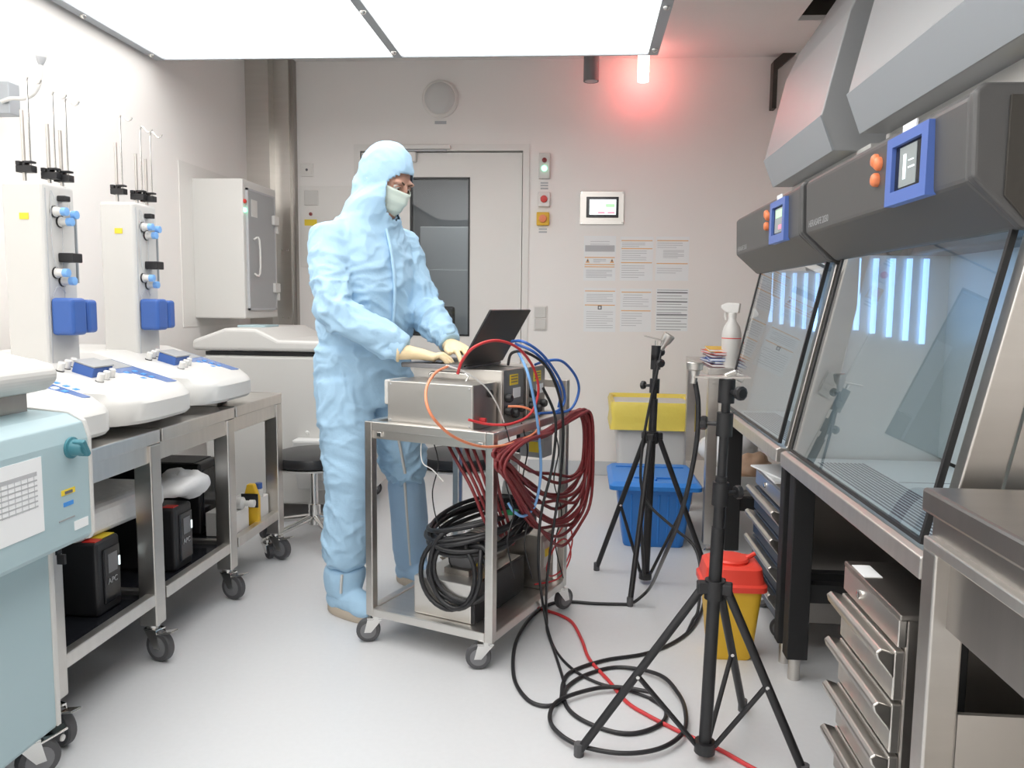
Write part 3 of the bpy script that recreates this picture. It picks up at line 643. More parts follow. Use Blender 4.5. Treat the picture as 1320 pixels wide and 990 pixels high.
# ================================================================ right row: safety cabinets
def cabinet(y0, y1, label, screen, logo=True):
    t = thing('safety_cabinet', label, 'safety cabinet', (1.0, (y0+y1)/2, 0), group='grey safety cabinets along the right wall')
    lx, lz = .645, .735                          # front lip
    gx0, gz0, gx1, gz1 = .665, .745, .80, 1.37   # glass plane bottom, top
    BX = 1.42
    # head with chamfered underside and a heavy end cap
    hp = [(.69, 1.43), (.785, 1.345), (.80, 1.345), (.80, 1.41), (1.0, 1.41), (1.0, 1.36), (BX, 1.36), (BX, 1.595), (.70, 1.595), (.685, 1.58)]
    head = B().prism(hp, 1, y0+.03, y1).build('head', 'bsc_grey', t, bevel=.008, seg=2)
    he = [(x-.004 if x < .9 else x, z+.003 if z > 1.4 else z-.003) for x, z in [(.69, 1.43), (.785, 1.345), (1.0, 1.345), (1.0, 1.36), (BX, 1.36), (BX, 1.595), (.70, 1.595), (.685, 1.58)]]
    B().prism(he, 1, y0, y0+.028).build('head_end_cap', 'bsc_grey', t, bevel=.012, seg=3)
    B().prism([(.74, 1.40), (.80, 1.335), (BX-.05, 1.335), (BX-.05, 1.575), (.74, 1.575)], 1, y0-.004, y0).build('head_end_panel', 'bsc_dark', t, bevel=.002)
    # touch display in its blue surround, buttons, name lettering
    fx = .685; yd = y0+.27
    m = B(); a, c, e, h = yd-.105, yd+.105, 1.425, 1.572
    for (q0, q1, r0, r1) in ((a, a+.03, e, h), (c-.03, c, e, h), (a+.03, c-.03, e, e+.028), (a+.03, c-.03, h-.022, h)): m.box(fx-.012, fx+.012, q0, q1, r0, r1)
    bz = m.build('display_surround', 'blue_bezel', head)
    B().box(fx-.003, fx+.01, a+.03, c-.03, e+.028, h-.022).build('display', 'black_gloss', head)
    if screen:
        B().box(fx-.0045, fx-.003, yd-.035, yd+.05, e+.035, h-.028).build('screen_image', 'screen_grey', head)
        B().box(fx-.0055, fx-.0045, yd+.015, yd+.028, e+.05, h-.045).box(fx-.0055, fx-.0045, yd-.028, yd+.002, e+.07, e+.073).box(fx-.0055, fx-.0045, yd-.024, yd+.002, e+.085, e+.087).build('screen_symbol', 'screen_white', head)
    else:
        B().box(fx-.0045, fx-.003, yd-.06, yd+.055, e+.035, h-.028).build('screen_image', 'screen_grey', head)
        B().box(fx-.0055, fx-.0045, yd-.04, yd+.04, h-.06, h-.034).build('screen_symbol', 'screen_green', head)
        B().box(fx-.0055, fx-.0045, yd-.04, yd+.0, e+.045, e+.06).build('screen_symbol', 'screen_red', head)
    for k, (dy, dz) in enumerate(((.20, 1.545), (.18, 1.535), (.195, 1.50))):
        B().lathe((fx+.004, yd+dy, dz), [(.016, 0), (.016, .01), (.012, .015), (.001, .016)], 18, Vector((-1, 0, 0))).build('orange_button', 'orange', head, smooth=50)
    text('HERASAFE 2030', .028, 'hood_grey', head, Vector((.6895, y1-.13, 1.452)), FACE_NX)
    B().box(fx-.0015, fx+.002, yd-.02, yd+.05, 1.576, 1.5925).build('label_strip', 'paper', head)
    # body: side frames following the glass, back wall, worktop tray
    def side(ya, yb, m):
        return B().prism([(lx, lz-.035), (lx, lz), (gx0+.012, lz+.005), (gx1+.012, gz1), (gx1+.075, gz1), (gx0+.085, lz-.035)], 1, ya, yb)
    side(y0+.012, y0+.05, 0).build('side_frame', 'steel', t, bevel=.003); side(y1-.05, y1-.012, 0).build('side_frame', 'steel', t, bevel=.003)
    def sidepanel(ya, yb):
        b = B(); b.prism([(gx0+.09, lz-.03), (gx1+.08, 1.36), (gx1+.15, 1.36), (gx0+.16, lz-.03)], 1, ya, yb)
        b.prism([(1.18, lz-.03), (1.18, 1.36), (BX, 1.36), (BX, lz-.03)], 1, ya, yb); b.prism([(gx0+.16, lz-.03), (gx0+.17, lz+.05), (1.18, lz+.05), (1.18, lz-.03)], 1, ya, yb)
        b.prism([(gx1+.14, 1.31), (gx1+.15, 1.36), (1.18, 1.36), (1.18, 1.31)], 1, ya, yb); return b
    sidepanel(y0+.012, y0+.03).build('side_panel', 'steel', t); sidepanel(y1-.03, y1-.012).build('side_panel', 'steel', t)
    B().prism([(gx0+.085, lz-.03), (gx1+.08, 1.36), (1.18, 1.36), (1.18, lz-.03)], 1, y1-.031, y1-.0305).build('side_lining', 'interior', t)
    for ya in (y0+.018,): B().prism([(gx0+.17, lz+.05), (gx1+.14, 1.31), (1.18, 1.31), (1.18, lz+.05)], 1, ya, ya+.006).build('side_window', 'glass_tint', t)
    B().box(1.12, 1.13, y0+.03, y1-.03, lz, 1.36).build('rear_wall', 'interior', t)
    B().box(1.13, BX-.004, y0+.02, y1-.02, lz-.026, 1.355).build('rear_plenum', 'bsc_dark', t)
    tray = B().box(gx0+.03, 1.12, y0+.05, y1-.05, lz-.035, lz-.01).build('work_tray', 'interior', t, bevel=.003)
    for k in range(12): B().box(gx0+.06+.012*k, gx0+.066+.012*k, y0+.12, y1-.12, lz-.0102, lz-.0092).build('grille_slot', 'print_dark', tray)
    for k in range(2): B().box(.87, 1.11, y0+.05+(y1-y0-.1)*(k+1)/3-.001, y0+.05+(y1-y0-.1)*(k+1)/3+.001, lz-.0102, lz-.0092).build('tray_joint', 'print_dark', tray)
    B().prism([(lx-.004, lz-.045), (lx-.004, lz-.002), (lx+.010, lz+.004), (gx0+.04, lz-.004), (gx0+.05, lz-.045)], 1, y0+.008, y1-.008).build('front_lip', 'steel_h', t, bevel=.003)
    # sliding front window
    dx, dz = gx1-gx0, gz1-gz0; L = math.hypot(dx, dz); nx, nz = -dz/L*.006, dx/L*.006
    def gp(s, o): return (gx0+dx*s+nx*o, gz0+dz*s+nz*o)
    B().prism([gp(.012, 0), gp(1, 0), gp(1, 1), gp(.012, 1)], 1, y0+.05, y1-.05).build('sliding_window', 'glass_bsc', t)
    m = B(); m.prism([gp(.012, -.5), gp(1, -.5), gp(1, 1.5), gp(.012, 1.5)], 1, y1-.066, y1-.05).prism([gp(.012, -.5), gp(1, -.5), gp(1, 1.5), gp(.012, 1.5)], 1, y0+.05, y0+.06)
    m.prism([gp(0, -.6), gp(.014, -.6), gp(.014, 1.4), gp(0, 1.4)], 1, y0+.05, y1-.05); m.build('window_gasket', 'black', t)
    # ceiling tube and fittings inside; wall tubes and far strip imitate reflections
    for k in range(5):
        x = .845+.05*k; B().cyl((x, y1-.042, 1.13-.01*k), (x, y1-.042, 1.35), .0085, n=10).build('glow_tube', 'blue_streak', t, smooth=40)  # glowing tubes stand in for reflected streaks on the far side wall
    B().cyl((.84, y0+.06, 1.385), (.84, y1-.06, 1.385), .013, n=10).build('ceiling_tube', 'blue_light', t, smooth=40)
    B().prism([(gx0+.035, gz0+.02), (gx1+.02, gz1-.03), (gx1+.065, gz1-.03), (gx0+.055, gz0+.02)], 1, y1-.036, y1-.031).build('glow_strip', 'blue_strip', t)  # glow put in for the blue reflection along the far glass edge
    B().prism([(gx0+.09, gz0+.3), (gx1+.02, gz1-.03), (gx1+.05, gz1-.03), (gx0+.115, gz0+.3)], 1, y0+.062, y0+.068).build('glow_strip', 'blue_strip', t)
    for (yy, zz) in ((y0+.50, .93), (y0+.53, .87)):
        B().lathe((1.12, yy, zz), [(.026, 0), (.026, .012), (.018, .02), (.016, .045)], 16, Vector((-1, 0, 0))).build('gas_tap', 'bsc_dark', t, smooth=40)
    for yy in (y0+.40, y0+.46): B().box(1.112, 1.12, yy, yy+.045, .96, 1.03).build('socket_cover', 'paper', t, bevel=.003)
    # stand
    for y in (y0-.005, y1-.085):
        for x in (.67, BX-.1):
            lg = B().box(x, x+.065, y, y+(.05 if y < y0 else .06), .075, lz-.045).build('leg', 'bsc_grey' if 0 else 'black_matt', t, bevel=.003)
            B().cyl((x+.032, y+.03, 0), (x+.032, y+.03, .076), .019, n=14).build('levelling_foot', 'steel', lg, smooth=40)
    B().box(BX-.06, BX-.02, y0+.08, y1-.085, .42, .62).build('rear_panel', 'steel_dark', t)
    B().box(BX-.1, BX-.05, y0+.08, y1-.085, .26, .36).build('rear_beam', 'black_matt', t)
    B().box(.70, BX, y0+.02, y1-.02, lz-.07, lz-.046).build('stand_top', 'black_matt', t)
    for y in (y0+.0, y1-.07): B().box(.735, BX-.1, y, y+.04, .26, .32).build('stand_rail', 'black_matt', t)
    return t
C2, C1 = (1.46, 2.52), (2.56, 3.63)
cabinet(*C2, 'dark grey safety cabinet with a black menu display next to the steel worktable', True)
cabinet(*C1, 'dark grey safety cabinet with a lit colour display next to the far steel table', False)
# ---- extraction hoods above the cabinets
def hood(ya, yb, label):
    t = thing('extraction_hood', label, 'extraction hood', (1.1, (ya+yb)/2, 1.74), group='grey extraction hoods above the cabinets')
    hp = [(.845, 1.735), (.80, 1.85), (.88, 2.20), (.93, 2.31), (1.24, 2.78), (1.24, 3.0), (1.5, 3.0), (1.5, 1.735)]
    B().prism(hp, 1, ya, yb).build('hood_shell', 'hood_grey', t, bevel=.004)
    B().prism([(.843, 1.734), (.797, 1.852), (.80, 1.856), (.85, 1.74)], 1, ya-.002, yb+.002).build('fascia_edge', 'frame_grey', t)
    B().box(.93, 1.5, ya-.12, yb+.02, 1.597, 1.736).build('filter_box', 'white', t)
    B().box(.926, .93, ya+.10, ya+.17, 1.66, 1.70).build('yellow_sticker', 'yellow_label', t)
    B().box(.926, .93, ya+.19, ya+.40, 1.61, 1.68).build('paper_label', 'paper', t)
    y = (ya+yb)/2-.02; B().prism([(y-.018, 1.60), (y+.018, 1.60), (y, 1.638)], 0, .922, .93).build('warning_triangle', 'orange', t)
    return t
hood(1.60, 2.53, 'wide grey extraction hood above the cabinet with the black menu display')
hood(2.80, 3.64, 'grey extraction hood lit red above the far cabinet')
t = thing('duct_bracket', 'brown grey duct bracket on the back wall beside the far hood', 'bracket', (1.25, 5.3, 2.3))
a = atY(996, 80, 5.36); B().prism([(a.x, a.z-.3), (a.x+.03, a.z-.3), (a.x+.03, a.z-.05), (a.x+.16, a.z+.06), (a.x+.16, a.z+.10), (a.x+.12, a.z+.10), (a.x, a.z)], 1, 5.33, BY).build('bracket_arm', 'bsc_dark', t, bevel=.003)
# ---- steel worktable at the lower right
wx, wy0, wy1, wz = .60, .35, 1.385, .888
t = thing('steel_worktable', 'stainless steel worktable with raised front edge near the safety cabinet', 'table', (1.0, .87, 0))
B().box(wx, 1.45, wy0, wy1, wz-.042, wz).build('worktop', 'steel_dark', t, bevel=.006)
B().box(wx+.018, 1.42, wy0+.02, wy1-.01, wz-.085, wz-.042).build('under_frame', 'steel_dark', t)
B().box(wx+.002, wx+.03, wy0+.02, wy1-.012, wz-.105, wz-.083).build('slide_rail', 'steel_h', t, bevel=.003)
B().box(wx+.03, wx+.045, wy0+.02, wy1-.02, wz-.235, wz-.105).build('apron', 'steel_dark', t, bevel=.002)
for y in (wy0+.03, wy1-.055):
    for x in (wx+.005, 1.36): 
        B().box(x, x+.055, y, y+.05, .03, wz-.105).build('leg', 'steel', t, bevel=.004); B().cyl((x+.027, y+.025, 0), (x+.027, y+.025, .031), .02, n=12).build('levelling_foot', 'steel', t)
B().box(1.30, 1.31, wy0+.06, wy1-.06, .15, .62).build('back_panel', 'steel_dark', t)
B().box(wx+.06, 1.36, wy1-.055, wy1-.045, .12, .50).build('side_panel', 'steel_h', t)
B().box(wx+.06, 1.36, wy0+.06, wy1-.06, .12, .15).build('lower_shelf', 'steel_h', t)
# ---- drawer pedestals
def pedestal(x, ya, yb, z1, n, label, front, body, hm, paper=False):
    t = thing('drawer_pedestal', label, 'drawer cabinet', (x+.25, (ya+yb)/2, 0))
    zb = .09
    B().box(x+.02, x+.55, ya, yb, zb, z1).build('carcass', body, t, bevel=.004)
    B().box(x+.004, x+.56, ya-.004, yb+.004, z1, z1+.012).build('top_sheet', body, t, bevel=.003)
    B().box(x+.004, x+.02, ya, yb, z1-.055, z1).build('top_rail', hm, t, bevel=.002)
    lk = B().lathe((x+.004, (ya+yb)/2+.05, z1-.028), [(.011, 0), (.010, .006), (.004, .007)], 14, Vector((-1, 0, 0))).build('lock', 'chrome', t, smooth=40)
    B().box(x+.01, x+.05, yb-.11, yb-.03, z1+.012, z1+.0135).build('label_strip', 'paper', t)
    h = (z1-.06-zb)/n
    for k in range(n):
        za = zb+h*k
        d = B().box(x, x+.02, ya+.003, yb-.003, za+.004, za+h-.004).build('drawer', front, t, bevel=.003)
        B().prism([(x, za+h-.062), (x-.032, za+h-.022), (x-.036, za+h-.008), (x-.026, za+h), (x, za+h-.008)], 1, ya+.002, yb-.002).build('bar_handle', hm, d, bevel=.003)
    for (xx, yy) in ((x+.06, ya+.06), (x+.06, yb-.06), (x+.48, ya+.06), (x+.48, yb-.06)): caster(t, xx, yy, .092, .038, 2.6, brake=False)
    return t
pedestal(.625, 1.515, 1.835, .59, 4, 'stainless steel drawer pedestal under the cabinet by the worktable', 'steel_h', 'steel_dark', 'steel')
pedestal(.70, 2.70, 3.12, .55, 4, 'dark blue drawer pedestal with steel handles under the far cabinet', 'drawer_blue', 'steel_dark', 'steel')
t = thing('paper_stack', 'loose white sheets on the dark blue drawer pedestal', 'papers', (.80, 2.93, .562))
B().box(.70, .95, 2.80, 3.05, .564, .572).build('sheets', 'paper', t)
B().obox((.80, 2.95, .576), (.2, .28, .006), Rz(.25)).build('top_sheet', 'paper', t)
# ---- far steel table with its load
ax, ay0, ay1, az = .60, 3.74, 4.555, .905
t = thing('far_steel_table', 'stainless steel shelf table against the back wall by the yellow bag bin', 'table', (.98, 4.2, 0))
B().box(ax, 1.42, ay0, ay1, az-.035, az).build('worktop', 'steel_h', t, bevel=.004)
for y in (ay0+.005, ay1-.055):
    for x in (ax+.005, 1.36):
        B().box(x, x+.05, y, y+.05, .04, az-.035).build('leg', 'steel', t, bevel=.003)
        B().lathe((x+.025, y+.025, 0), [(.022, 0), (.022, .008), (.008, .014), (.008, .042)], 12).build('levelling_foot', 'chrome', t)
B().box(ax+.01, 1.41, ay0+.02, ay1-.02, .28, .30).build('lower_shelf', 'steel_h', t)
for y in (ay0+.005, ay1-.045): B().box(ax+.05, 1.36, y, y+.04, az-.075, az-.035).build('apron', 'steel_h', t, bevel=.002)
for i, (m, off, lab) in enumerate((('cable_red', 0, 'dark red folder at the bottom of the folder pile'), ('blue_valve', .012, 'blue folder second from the bottom of the pile'), ('cable_blue', -.008, 'bright blue folder in the middle of the pile'), ('cable_red', .014, 'dark red folder second from the top of the pile'), ('red', -.004, 'red folder under the yellow one'), ('yellow', .01, 'yellow folder on top of the pile'))):
    z = az+.001+.0145*i; fo = thing('folder', lab, 'folder', (ax+.13, 3.92+off, z), .1*math.sin(i*2.1), 'folders on the far table')
    b = B(); M = WM[fo.name]; bb = B().box(-.11, .11, -.15, .15, 0, .0015).box(-.11, .11, -.15, .15, .0115, .013).box(.108, .11, -.15, .15, 0, .013).xf(M); bb.build('cover', m, fo)
    B().box(-.105, .105, -.147, .147, .002, .011).xf(M).build('pages', 'paper', fo)
def spray(x, y, z, s, label, band='red', lab=None, rz=0):
    t = thing('spray_bottle', label, 'spray bottle', (x, y, z), rz)
    M = WM[t.name]
    bd = B().lathe((0, 0, 0), [(.040*s, 0), (.043*s, .006*s), (.043*s, .15*s), (.036*s, .18*s), (.020*s, .205*s), (.016*s, .22*s)], 20).xf(M).build('bottle', 'white', t, smooth=50)
    B().lathe((0, 0, .128*s), [(.0434*s, 0), (.0434*s, .004*s)], 20).xf(M).build('red_band', band, bd)
    if lab: B().lathe((0, 0, .055*s), [(.0434*s, 0), (.0434*s, .05*s)], 20).xf(M).build('label', lab, bd)
    hd = B().lathe((0, 0, .218*s), [(.018*s, 0), (.018*s, .022*s), (.012*s, .026*s)], 16).xf(M).build('collar', 'white_gloss', t, smooth=40)
    B().prism([(-.03*s, .242*s), (.022*s, .242*s), (.05*s, .262*s), (.05*s, .276*s), (.02*s, .288*s), (-.035*s, .284*s)], 1, -.011*s, .011*s).xf(M).build('spray_head', 'white_gloss', t, bevel=.003)
    B().tube(spline([(.03*s, 0, .25*s), (.034*s, 0, .23*s), (.028*s, 0, .21*s)], 4), .004*s, 8).xf(M).build('trigger', 'white_gloss', t)
    return t
spray(.715, 3.80, az, 1.08, 'white spray bottle with a red line beside the folder pile', rz=2.6)
tr = thing('white_tray', 'white plastic tray on the lower shelf of the far table', 'tray', (.85, 3.95, .30))
m = B(); m.box(.70, 1.1, 3.79, 4.05, .30, .308)
for (a, b_, c, e) in ((.70, .706, 3.79, 4.05), (1.094, 1.1, 3.79, 4.05), (.70, 1.1, 3.79, 3.796), (.70, 1.1, 4.044, 4.05)): m.box(a, b_, c, e, .30, .37)
m.build('tray_body', 'white', tr, bevel=.003)
t = thing('brown_bag', 'clear bag of brown packets lying in the white tray', 'bag', (.85, 3.95, .31)); blob('bag_body', 'bag_brown', t, (.87, 3.92, .38), (.11, .10, .07), .03, 12, flat=.309)
t = thing('clear_bag', 'crumpled clear plastic bag on the lower shelf at the table leg', 'bag', (.82, 4.25, .30)); blob('bag_body', 'bag_white', t, (.82, 4.25, .42), (.13, .13, .11), .05, 9, flat=.301, seed=4)
t = thing('wrapped_packs', 'pile of clear wrapped packs behind the brown bag', 'bag', (1.15, 4.36, .30)); blob('bag_body', 'bag_white', t, (1.17, 4.28, .45), (.13, .14, .14), .06, 8, flat=.301, seed=8)

# ================================================================ bins
t = thing('blue_bin', 'blue plastic bin with a hinged lid in front of the yellow bag bin', 'bin', (.37, 3.98, 0))
def ring(x0, x1, y0, y1, z, r=.03):
    out = []
    for (cx, cy, a0) in ((x1-r, y1-r, 0), (x0+r, y1-r, 90), (x0+r, y0+r, 180), (x1-r, y0+r, 270)):
        for k in range(5): a = math.radians(a0+22.5*k); out.append(Vector((cx+r*math.cos(a), cy+r*math.sin(a), z)))
    return out
B().loft([ring(0.225, 0.515, 3.80, 4.12, 0), ring(0.220, 0.520, 3.795, 4.125, .01), ring(0.185, 0.555, 3.765, 4.19, .29), ring(0.175, 0.565, 3.755, 4.20, .30)]).build('bin_body', 'blue_bin', t, smooth=40)
for k in range(6): x = .255+.045*k; B().tube([(x*.97+.012, 3.796, .02), (x, 3.768, .27)], .006, 8).build('rib', 'blue_bin', t, smooth=40)
ld = B().loft([ring(0.145, 0.595, 3.735, 4.235, .298), ring(0.145, 0.595, 3.735, 4.235, .318), ring(0.165, 0.575, 3.76, 4.215, .335)]).build('lid', 'blue_bin', t, smooth=30)
B().box(.27, .47, 3.85, 3.862, .335, .343).box(.37, .38, 3.80, 4.0, .335, .345).box(.19, .55, 4.12, 4.13, .335, .341).build('lid_ridge', 'blue_bin', ld, bevel=.003)
t = thing('yellow_bag_bin', 'white waste bin lined with a yellow bag against the back wall', 'bin', (.42, 4.85, 0))
B().loft([ring(.25, .62, 4.66, 5.0, 0), ring(.20, .66, 4.60, 5.06, .60)]).build('bin_body', 'bin_white', t, smooth=40)
m = B().loft([ring(.175, .69, 4.575, 5.085, .46), ring(.18, .685, 4.58, 5.08, .52), ring(.172, .692, 4.572, 5.088, .60), ring(.18, .685, 4.58, 5.08, .625), ring(.20, .66, 4.60, 5.06, .615), ring(.21, .65, 4.61, 5.05, .50)], False)
m.v = [p+Vector((1, 1, .4))*.010*noise.noise(p*16) for p in m.v]; m.build('bin_liner', 'bag_yellow', t, smooth=60)
t = thing('sharps_container', 'yellow sharps container with a red lid behind the front tripod', 'sharps container', (.53, 2.62, 0), .0)
sx, sy = .525, 2.64
B().loft([ring(sx-.065, sx+.065, sy-.06, sy+.06, 0, .02), ring(sx-.07, sx+.07, sy-.065, sy+.065, .01, .02), ring(sx-.095, sx+.095, sy-.09, sy+.09, .255, .03)]).build('container', 'yellow', t, smooth=40)
ld = B().loft([ring(sx-.108, sx+.108, sy-.1, sy+.1, .25, .03), ring(sx-.108, sx+.108, sy-.1, sy+.1, .268, .03), ring(sx-.10, sx+.10, sy-.093, sy+.093, .275, .03), ring(sx-.092, sx+.092, sy-.085, sy+.085, .322, .03), ring(sx-.08, sx+.08, sy-.075, sy+.075, .33, .03)]).build('lid', 'red_lid', t, smooth=30)
B().lathe((sx-.005, sy, .329), [(.062, 0), (.064, .008), (.058, .014), (.001, .016)], 24).build('flap', 'red_lid', ld, smooth=40)
B().tube([(sx+.05, sy, .338), (sx+.08, sy+.01, .352)], .008, 8).build('flap_tab', 'red_lid', ld)
# ================================================================ cart
CA = math.radians(-22.3); CO = Vector((-.747, 2.606, 0)); CW, CD = .51, .605
CM = Matrix.Translation(CO) @ Matrix.Rotation(CA, 4, 'Z')
cart = thing('equipment_cart', 'stainless steel cart on four casters loaded with instruments and cables', 'cart', CO, CA)
def L(u, v, z): return CM @ Vector((u, v, z))
def cb(u0, u1, v0, v1, z0, z1): return B().box(u0, u1, v0, v1, z0, z1).xf(CM)
P = .03; TZc = .79
for (u, v, zt) in ((0, 0, TZc), (CW-P, 0, TZc), (0, CD-P, .91), (CW-P, CD-P, .91)):
    cb(u, u+P, v, v+P, .095, zt).build('post', 'steel', cart, bevel=.003)
for z in (.095, TZc-.03):
    for v in (0, CD-P): cb(P, CW-P, v, v+P, z, z+.03).build('rail', 'steel_h', cart, bevel=.003)
    for u in (0, CW-P): cb(u, u+P, P, CD-P, z, z+.03).build('rail', 'steel_h', cart, bevel=.003)
cb(P, CW-P, CD-P, CD, .88, .91).build('push_handle', 'steel_h', cart, bevel=.003)
cb(P, CW-P, P, CD-P, TZc-.014, TZc-.008).build('upper_shelf', 'steel_dark', cart)
cb(P, CW-P, P, CD-P, .112, .120).build('lower_shelf', 'steel_h', cart)
cb(P, CW-P, .012, .018, TZc-.06, TZc-.032).build('slide_rail', 'steel_h', cart)
for u in (.05, CW-.06): cb(u, u+.02, .002, .022, TZc-.052, TZc-.034).build('rail_stop', 'chrome', cart, bevel=.003)
for (u, v, a) in ((.03, .02, 3.75), (CW-.03, .02, 3.65), (CW-.02, CD-.03, 1.2), (.03, CD-.03, 2.2)):
    q = L(u, v, 0); caster(cart, q.x, q.y, .096, .042, a+CA, brake=False)
# three instrument boxes on the upper shelf
Z0 = TZc-.0075
def ibox(v0, v1, h, label, panel, u0=.065, u1=.405):
    t = thing('instrument_box', label, 'instrument', L((u0+u1)/2, v0, Z0), CA, 'steel instrument boxes on the cart')
    b = cb(u0, u1, v0, v1, Z0, Z0+h).build('case', 'steel_h', t, bevel=.003)
    vm = (v0+v1)/2
    if panel:
        cb(u1, u1+.006, v0, v1, Z0, Z0+h).build('front_panel', 'steel_dark', t, bevel=.002)
        cb(u1+.006, u1+.008, vm-.03, vm+.03, Z0+h-.055, Z0+h-.018).build('yellow_warning_label', 'yellow_label', t)
        for k in range(3): cb(u1+.008, u1+.0086, vm-.024, vm+.024, Z0+h-.046+.01*k, Z0+h-.043+.01*k).build('label_print', 'print_dark', t)
        cb(u1+.006, u1+.008, vm-.005, vm+.05, Z0+.085, Z0+.12).build('white_label', 'paper', t)
        for (dv, z) in ((-.05, .09), (-.05, .045), (.0, .03), (.045, .045)):
            q = L(u1+.006, vm+dv, Z0+z); B().lathe(q, [(.016, 0), (.016, .012), (.011, .02)], 14, CM.to_3x3() @ Vector((1, 0, 0))).build('knob', 'black', t, smooth=40)
    else:
        cb(u1, u1+.004, v0, v1, Z0, Z0+h).build('end_panel', 'steel_dark', t, bevel=.001)
        q = L(u1+.004, v1-.05, Z0+h-.035); B().lathe(q, [(.014, 0), (.014, .008), (.008, .012)], 14, CM.to_3x3() @ Vector((1, 0, 0))).build('connector', 'black', t)
        q = L(u1+.004, vm-.03, Z0+.03); B().lathe(q, [(.008, 0), (.008, .02)], 10, CM.to_3x3() @ Vector((1, 0, 0))).build('connector', 'cable_bright_red', t)
        B().tube(spline([L(u0+.10, v1-.03, Z0+h-.001), L(u0+.10, v1-.03, Z0+h+.024), L(u0+.24, v1-.03, Z0+h+.024), L(u0+.24, v1-.03, Z0+h-.001)], 3), .004, 8).build('carry_handle', 'chrome', t)
        cb(u0-.03, u0, v0+.02, v1-.02, Z0+.06, Z0+h).build('end_cap', 'white', t, bevel=.006)
        for (u, z) in ((u0+.012, .012), (u1-.012, .012), (u0+.012, h-.012), (u1-.012, h-.012)):
            q = L(u, v0, Z0+z); B().lathe(q, [(.004, 0), (.003, .002)], 8, CM.to_3x3() @ Vector((0, -1, 0))).build('screw', 'print_grey', t)
    return t
ibox(.045, .20, .148, 'plain stainless box with a white end cap at the front of the cart', False)
ibox(.21, .365, .187, 'steel instrument box with knobs next to the plain box', True, .06, .425)
ibox(.385, .525, .187, 'steel instrument box with knobs at the push handle', True, .06, .435)
# laptop
LA = math.radians(-20); lc = Vector((-.455, 2.82, Z0+.1875)); LM = Matrix.Translation(lc) @ Matrix.Rotation(LA, 4, 'Z')
lap = thing('laptop', 'open black laptop on the instrument boxes under gloved hands', 'laptop', lc, LA)
def lb(*a): return B().box(*a).xf(LM)
lb(-.14, .095, -.165, .165, 0, .016).build('base', 'rubber_grey', lap, bevel=.003)
lb(-.02, .085, -.15, .15, .0155, .0172).build('keyboard', 'black', lap)
lb(-.12, -.04, -.05, .05, .0155, .0168).build('touchpad', 'rubber', lap)
T = LM @ Matrix.Translation((.098, 0, .014)) @ Matrix.Rotation(math.radians(31), 4, 'Y')
lid = B().box(-.004, .005, -.165, .165, 0, .225).xf(T).build('lid', 'black', lap, bevel=.003)
B().box(-.006, -.004, -.152, .152, .015, .213).xf(T).build('screen', 'screen_grey', lid)
B().tube([LM@Vector((.098, -.13, .014)), LM@Vector((.098, .13, .014))], .007, 10).build('hinge', 'black', lap)
# pump unit on the lower shelf
t = thing('pump_unit', 'steel pump housing with a black end on the lower shelf', 'pump', L(.3, .2, .12), CA)
cb(.17, .40, .05, .42, .121, .255).build('housing', 'steel_h', t, bevel=.004)
cb(.40, .415, .05, .42, .121, .255).build('black_end', 'black', t, bevel=.003)
a = L(.30, .14, .318); c = L(.30, .38, .318)
B().lathe(a, [(.04, 0), (.058, .01), (.058, .2), (.045, .22), (.03, .225)], 20, c-a).build('motor', 'rubber_grey', t, smooth=40)
for k in range(6): B().lathe(a+(c-a)*(.2+.1*k), [(.062, 0), (.062, .006)], 20, c-a).build('cooling_fin', 'steel_dark', t)
cb(.345, .352, .18, .24, .27, .33).build('yellow_label', 'yellow_label', t)
cb(.25, .35, .12, .40, .2555, .275).build('motor_foot', 'steel_dark', t)
t = thing('junction_box', 'grey metal junction box behind the pump', 'junction box', L(.43, .5, .12), CA)
cb(.27, .47, .45, .565, .121, .33).build('box_body', 'steel_dark', t, bevel=.004); cb(.47, .473, .47, .54, .2, .3).build('cover', 'steel', t)
cb(.471, .4745, .48, .52, .24, .27).build('yellow_label', 'yellow_label', t)
q = L(.315, .512, .3305); spray(q.x, q.y, q.z, 1.0, 'white spray bottle with a green label on the cart', 'red', 'green_label', 1.2)
t = thing('control_module', 'small grey electronic module hanging below the upper shelf', 'module', L(.40, .53, .60), CA)
cb(.36, .46, .48, .56, .62, .715).build('housing', 'hood_grey', t, bevel=.003); cb(.34, .36, .49, .55, .63, .70).build('connector', 'black', t); cb(.40, .45, .478, .48, .64, .68).build('yellow_label', 'yellow_label', t)
cb(.40, .42, .50, .54, .715, TZc-.015).build('hanger', 'steel', t)

# ================================================================ cables
def cable(name, label, pts, r, m, grp=None, k=8):
    o = B().tube(spline(pts, k), r, 8).build(name, m, smooth=80); tag(o, label, 'cable', grp); return o
def pz(x, y, v, u=None):                      # pixel on the vertical plane through the cart's right side
    n_ = (CM.to_3x3() @ Vector((1, 0, 0))); q = ray(x, y); p0 = L(v, 0, 0)
    t_ = (p0-Vector((0, 0, CAMH))).dot(n_)/q.dot(n_); return Vector((0, 0, CAMH))+q*t_
US = CW+.02
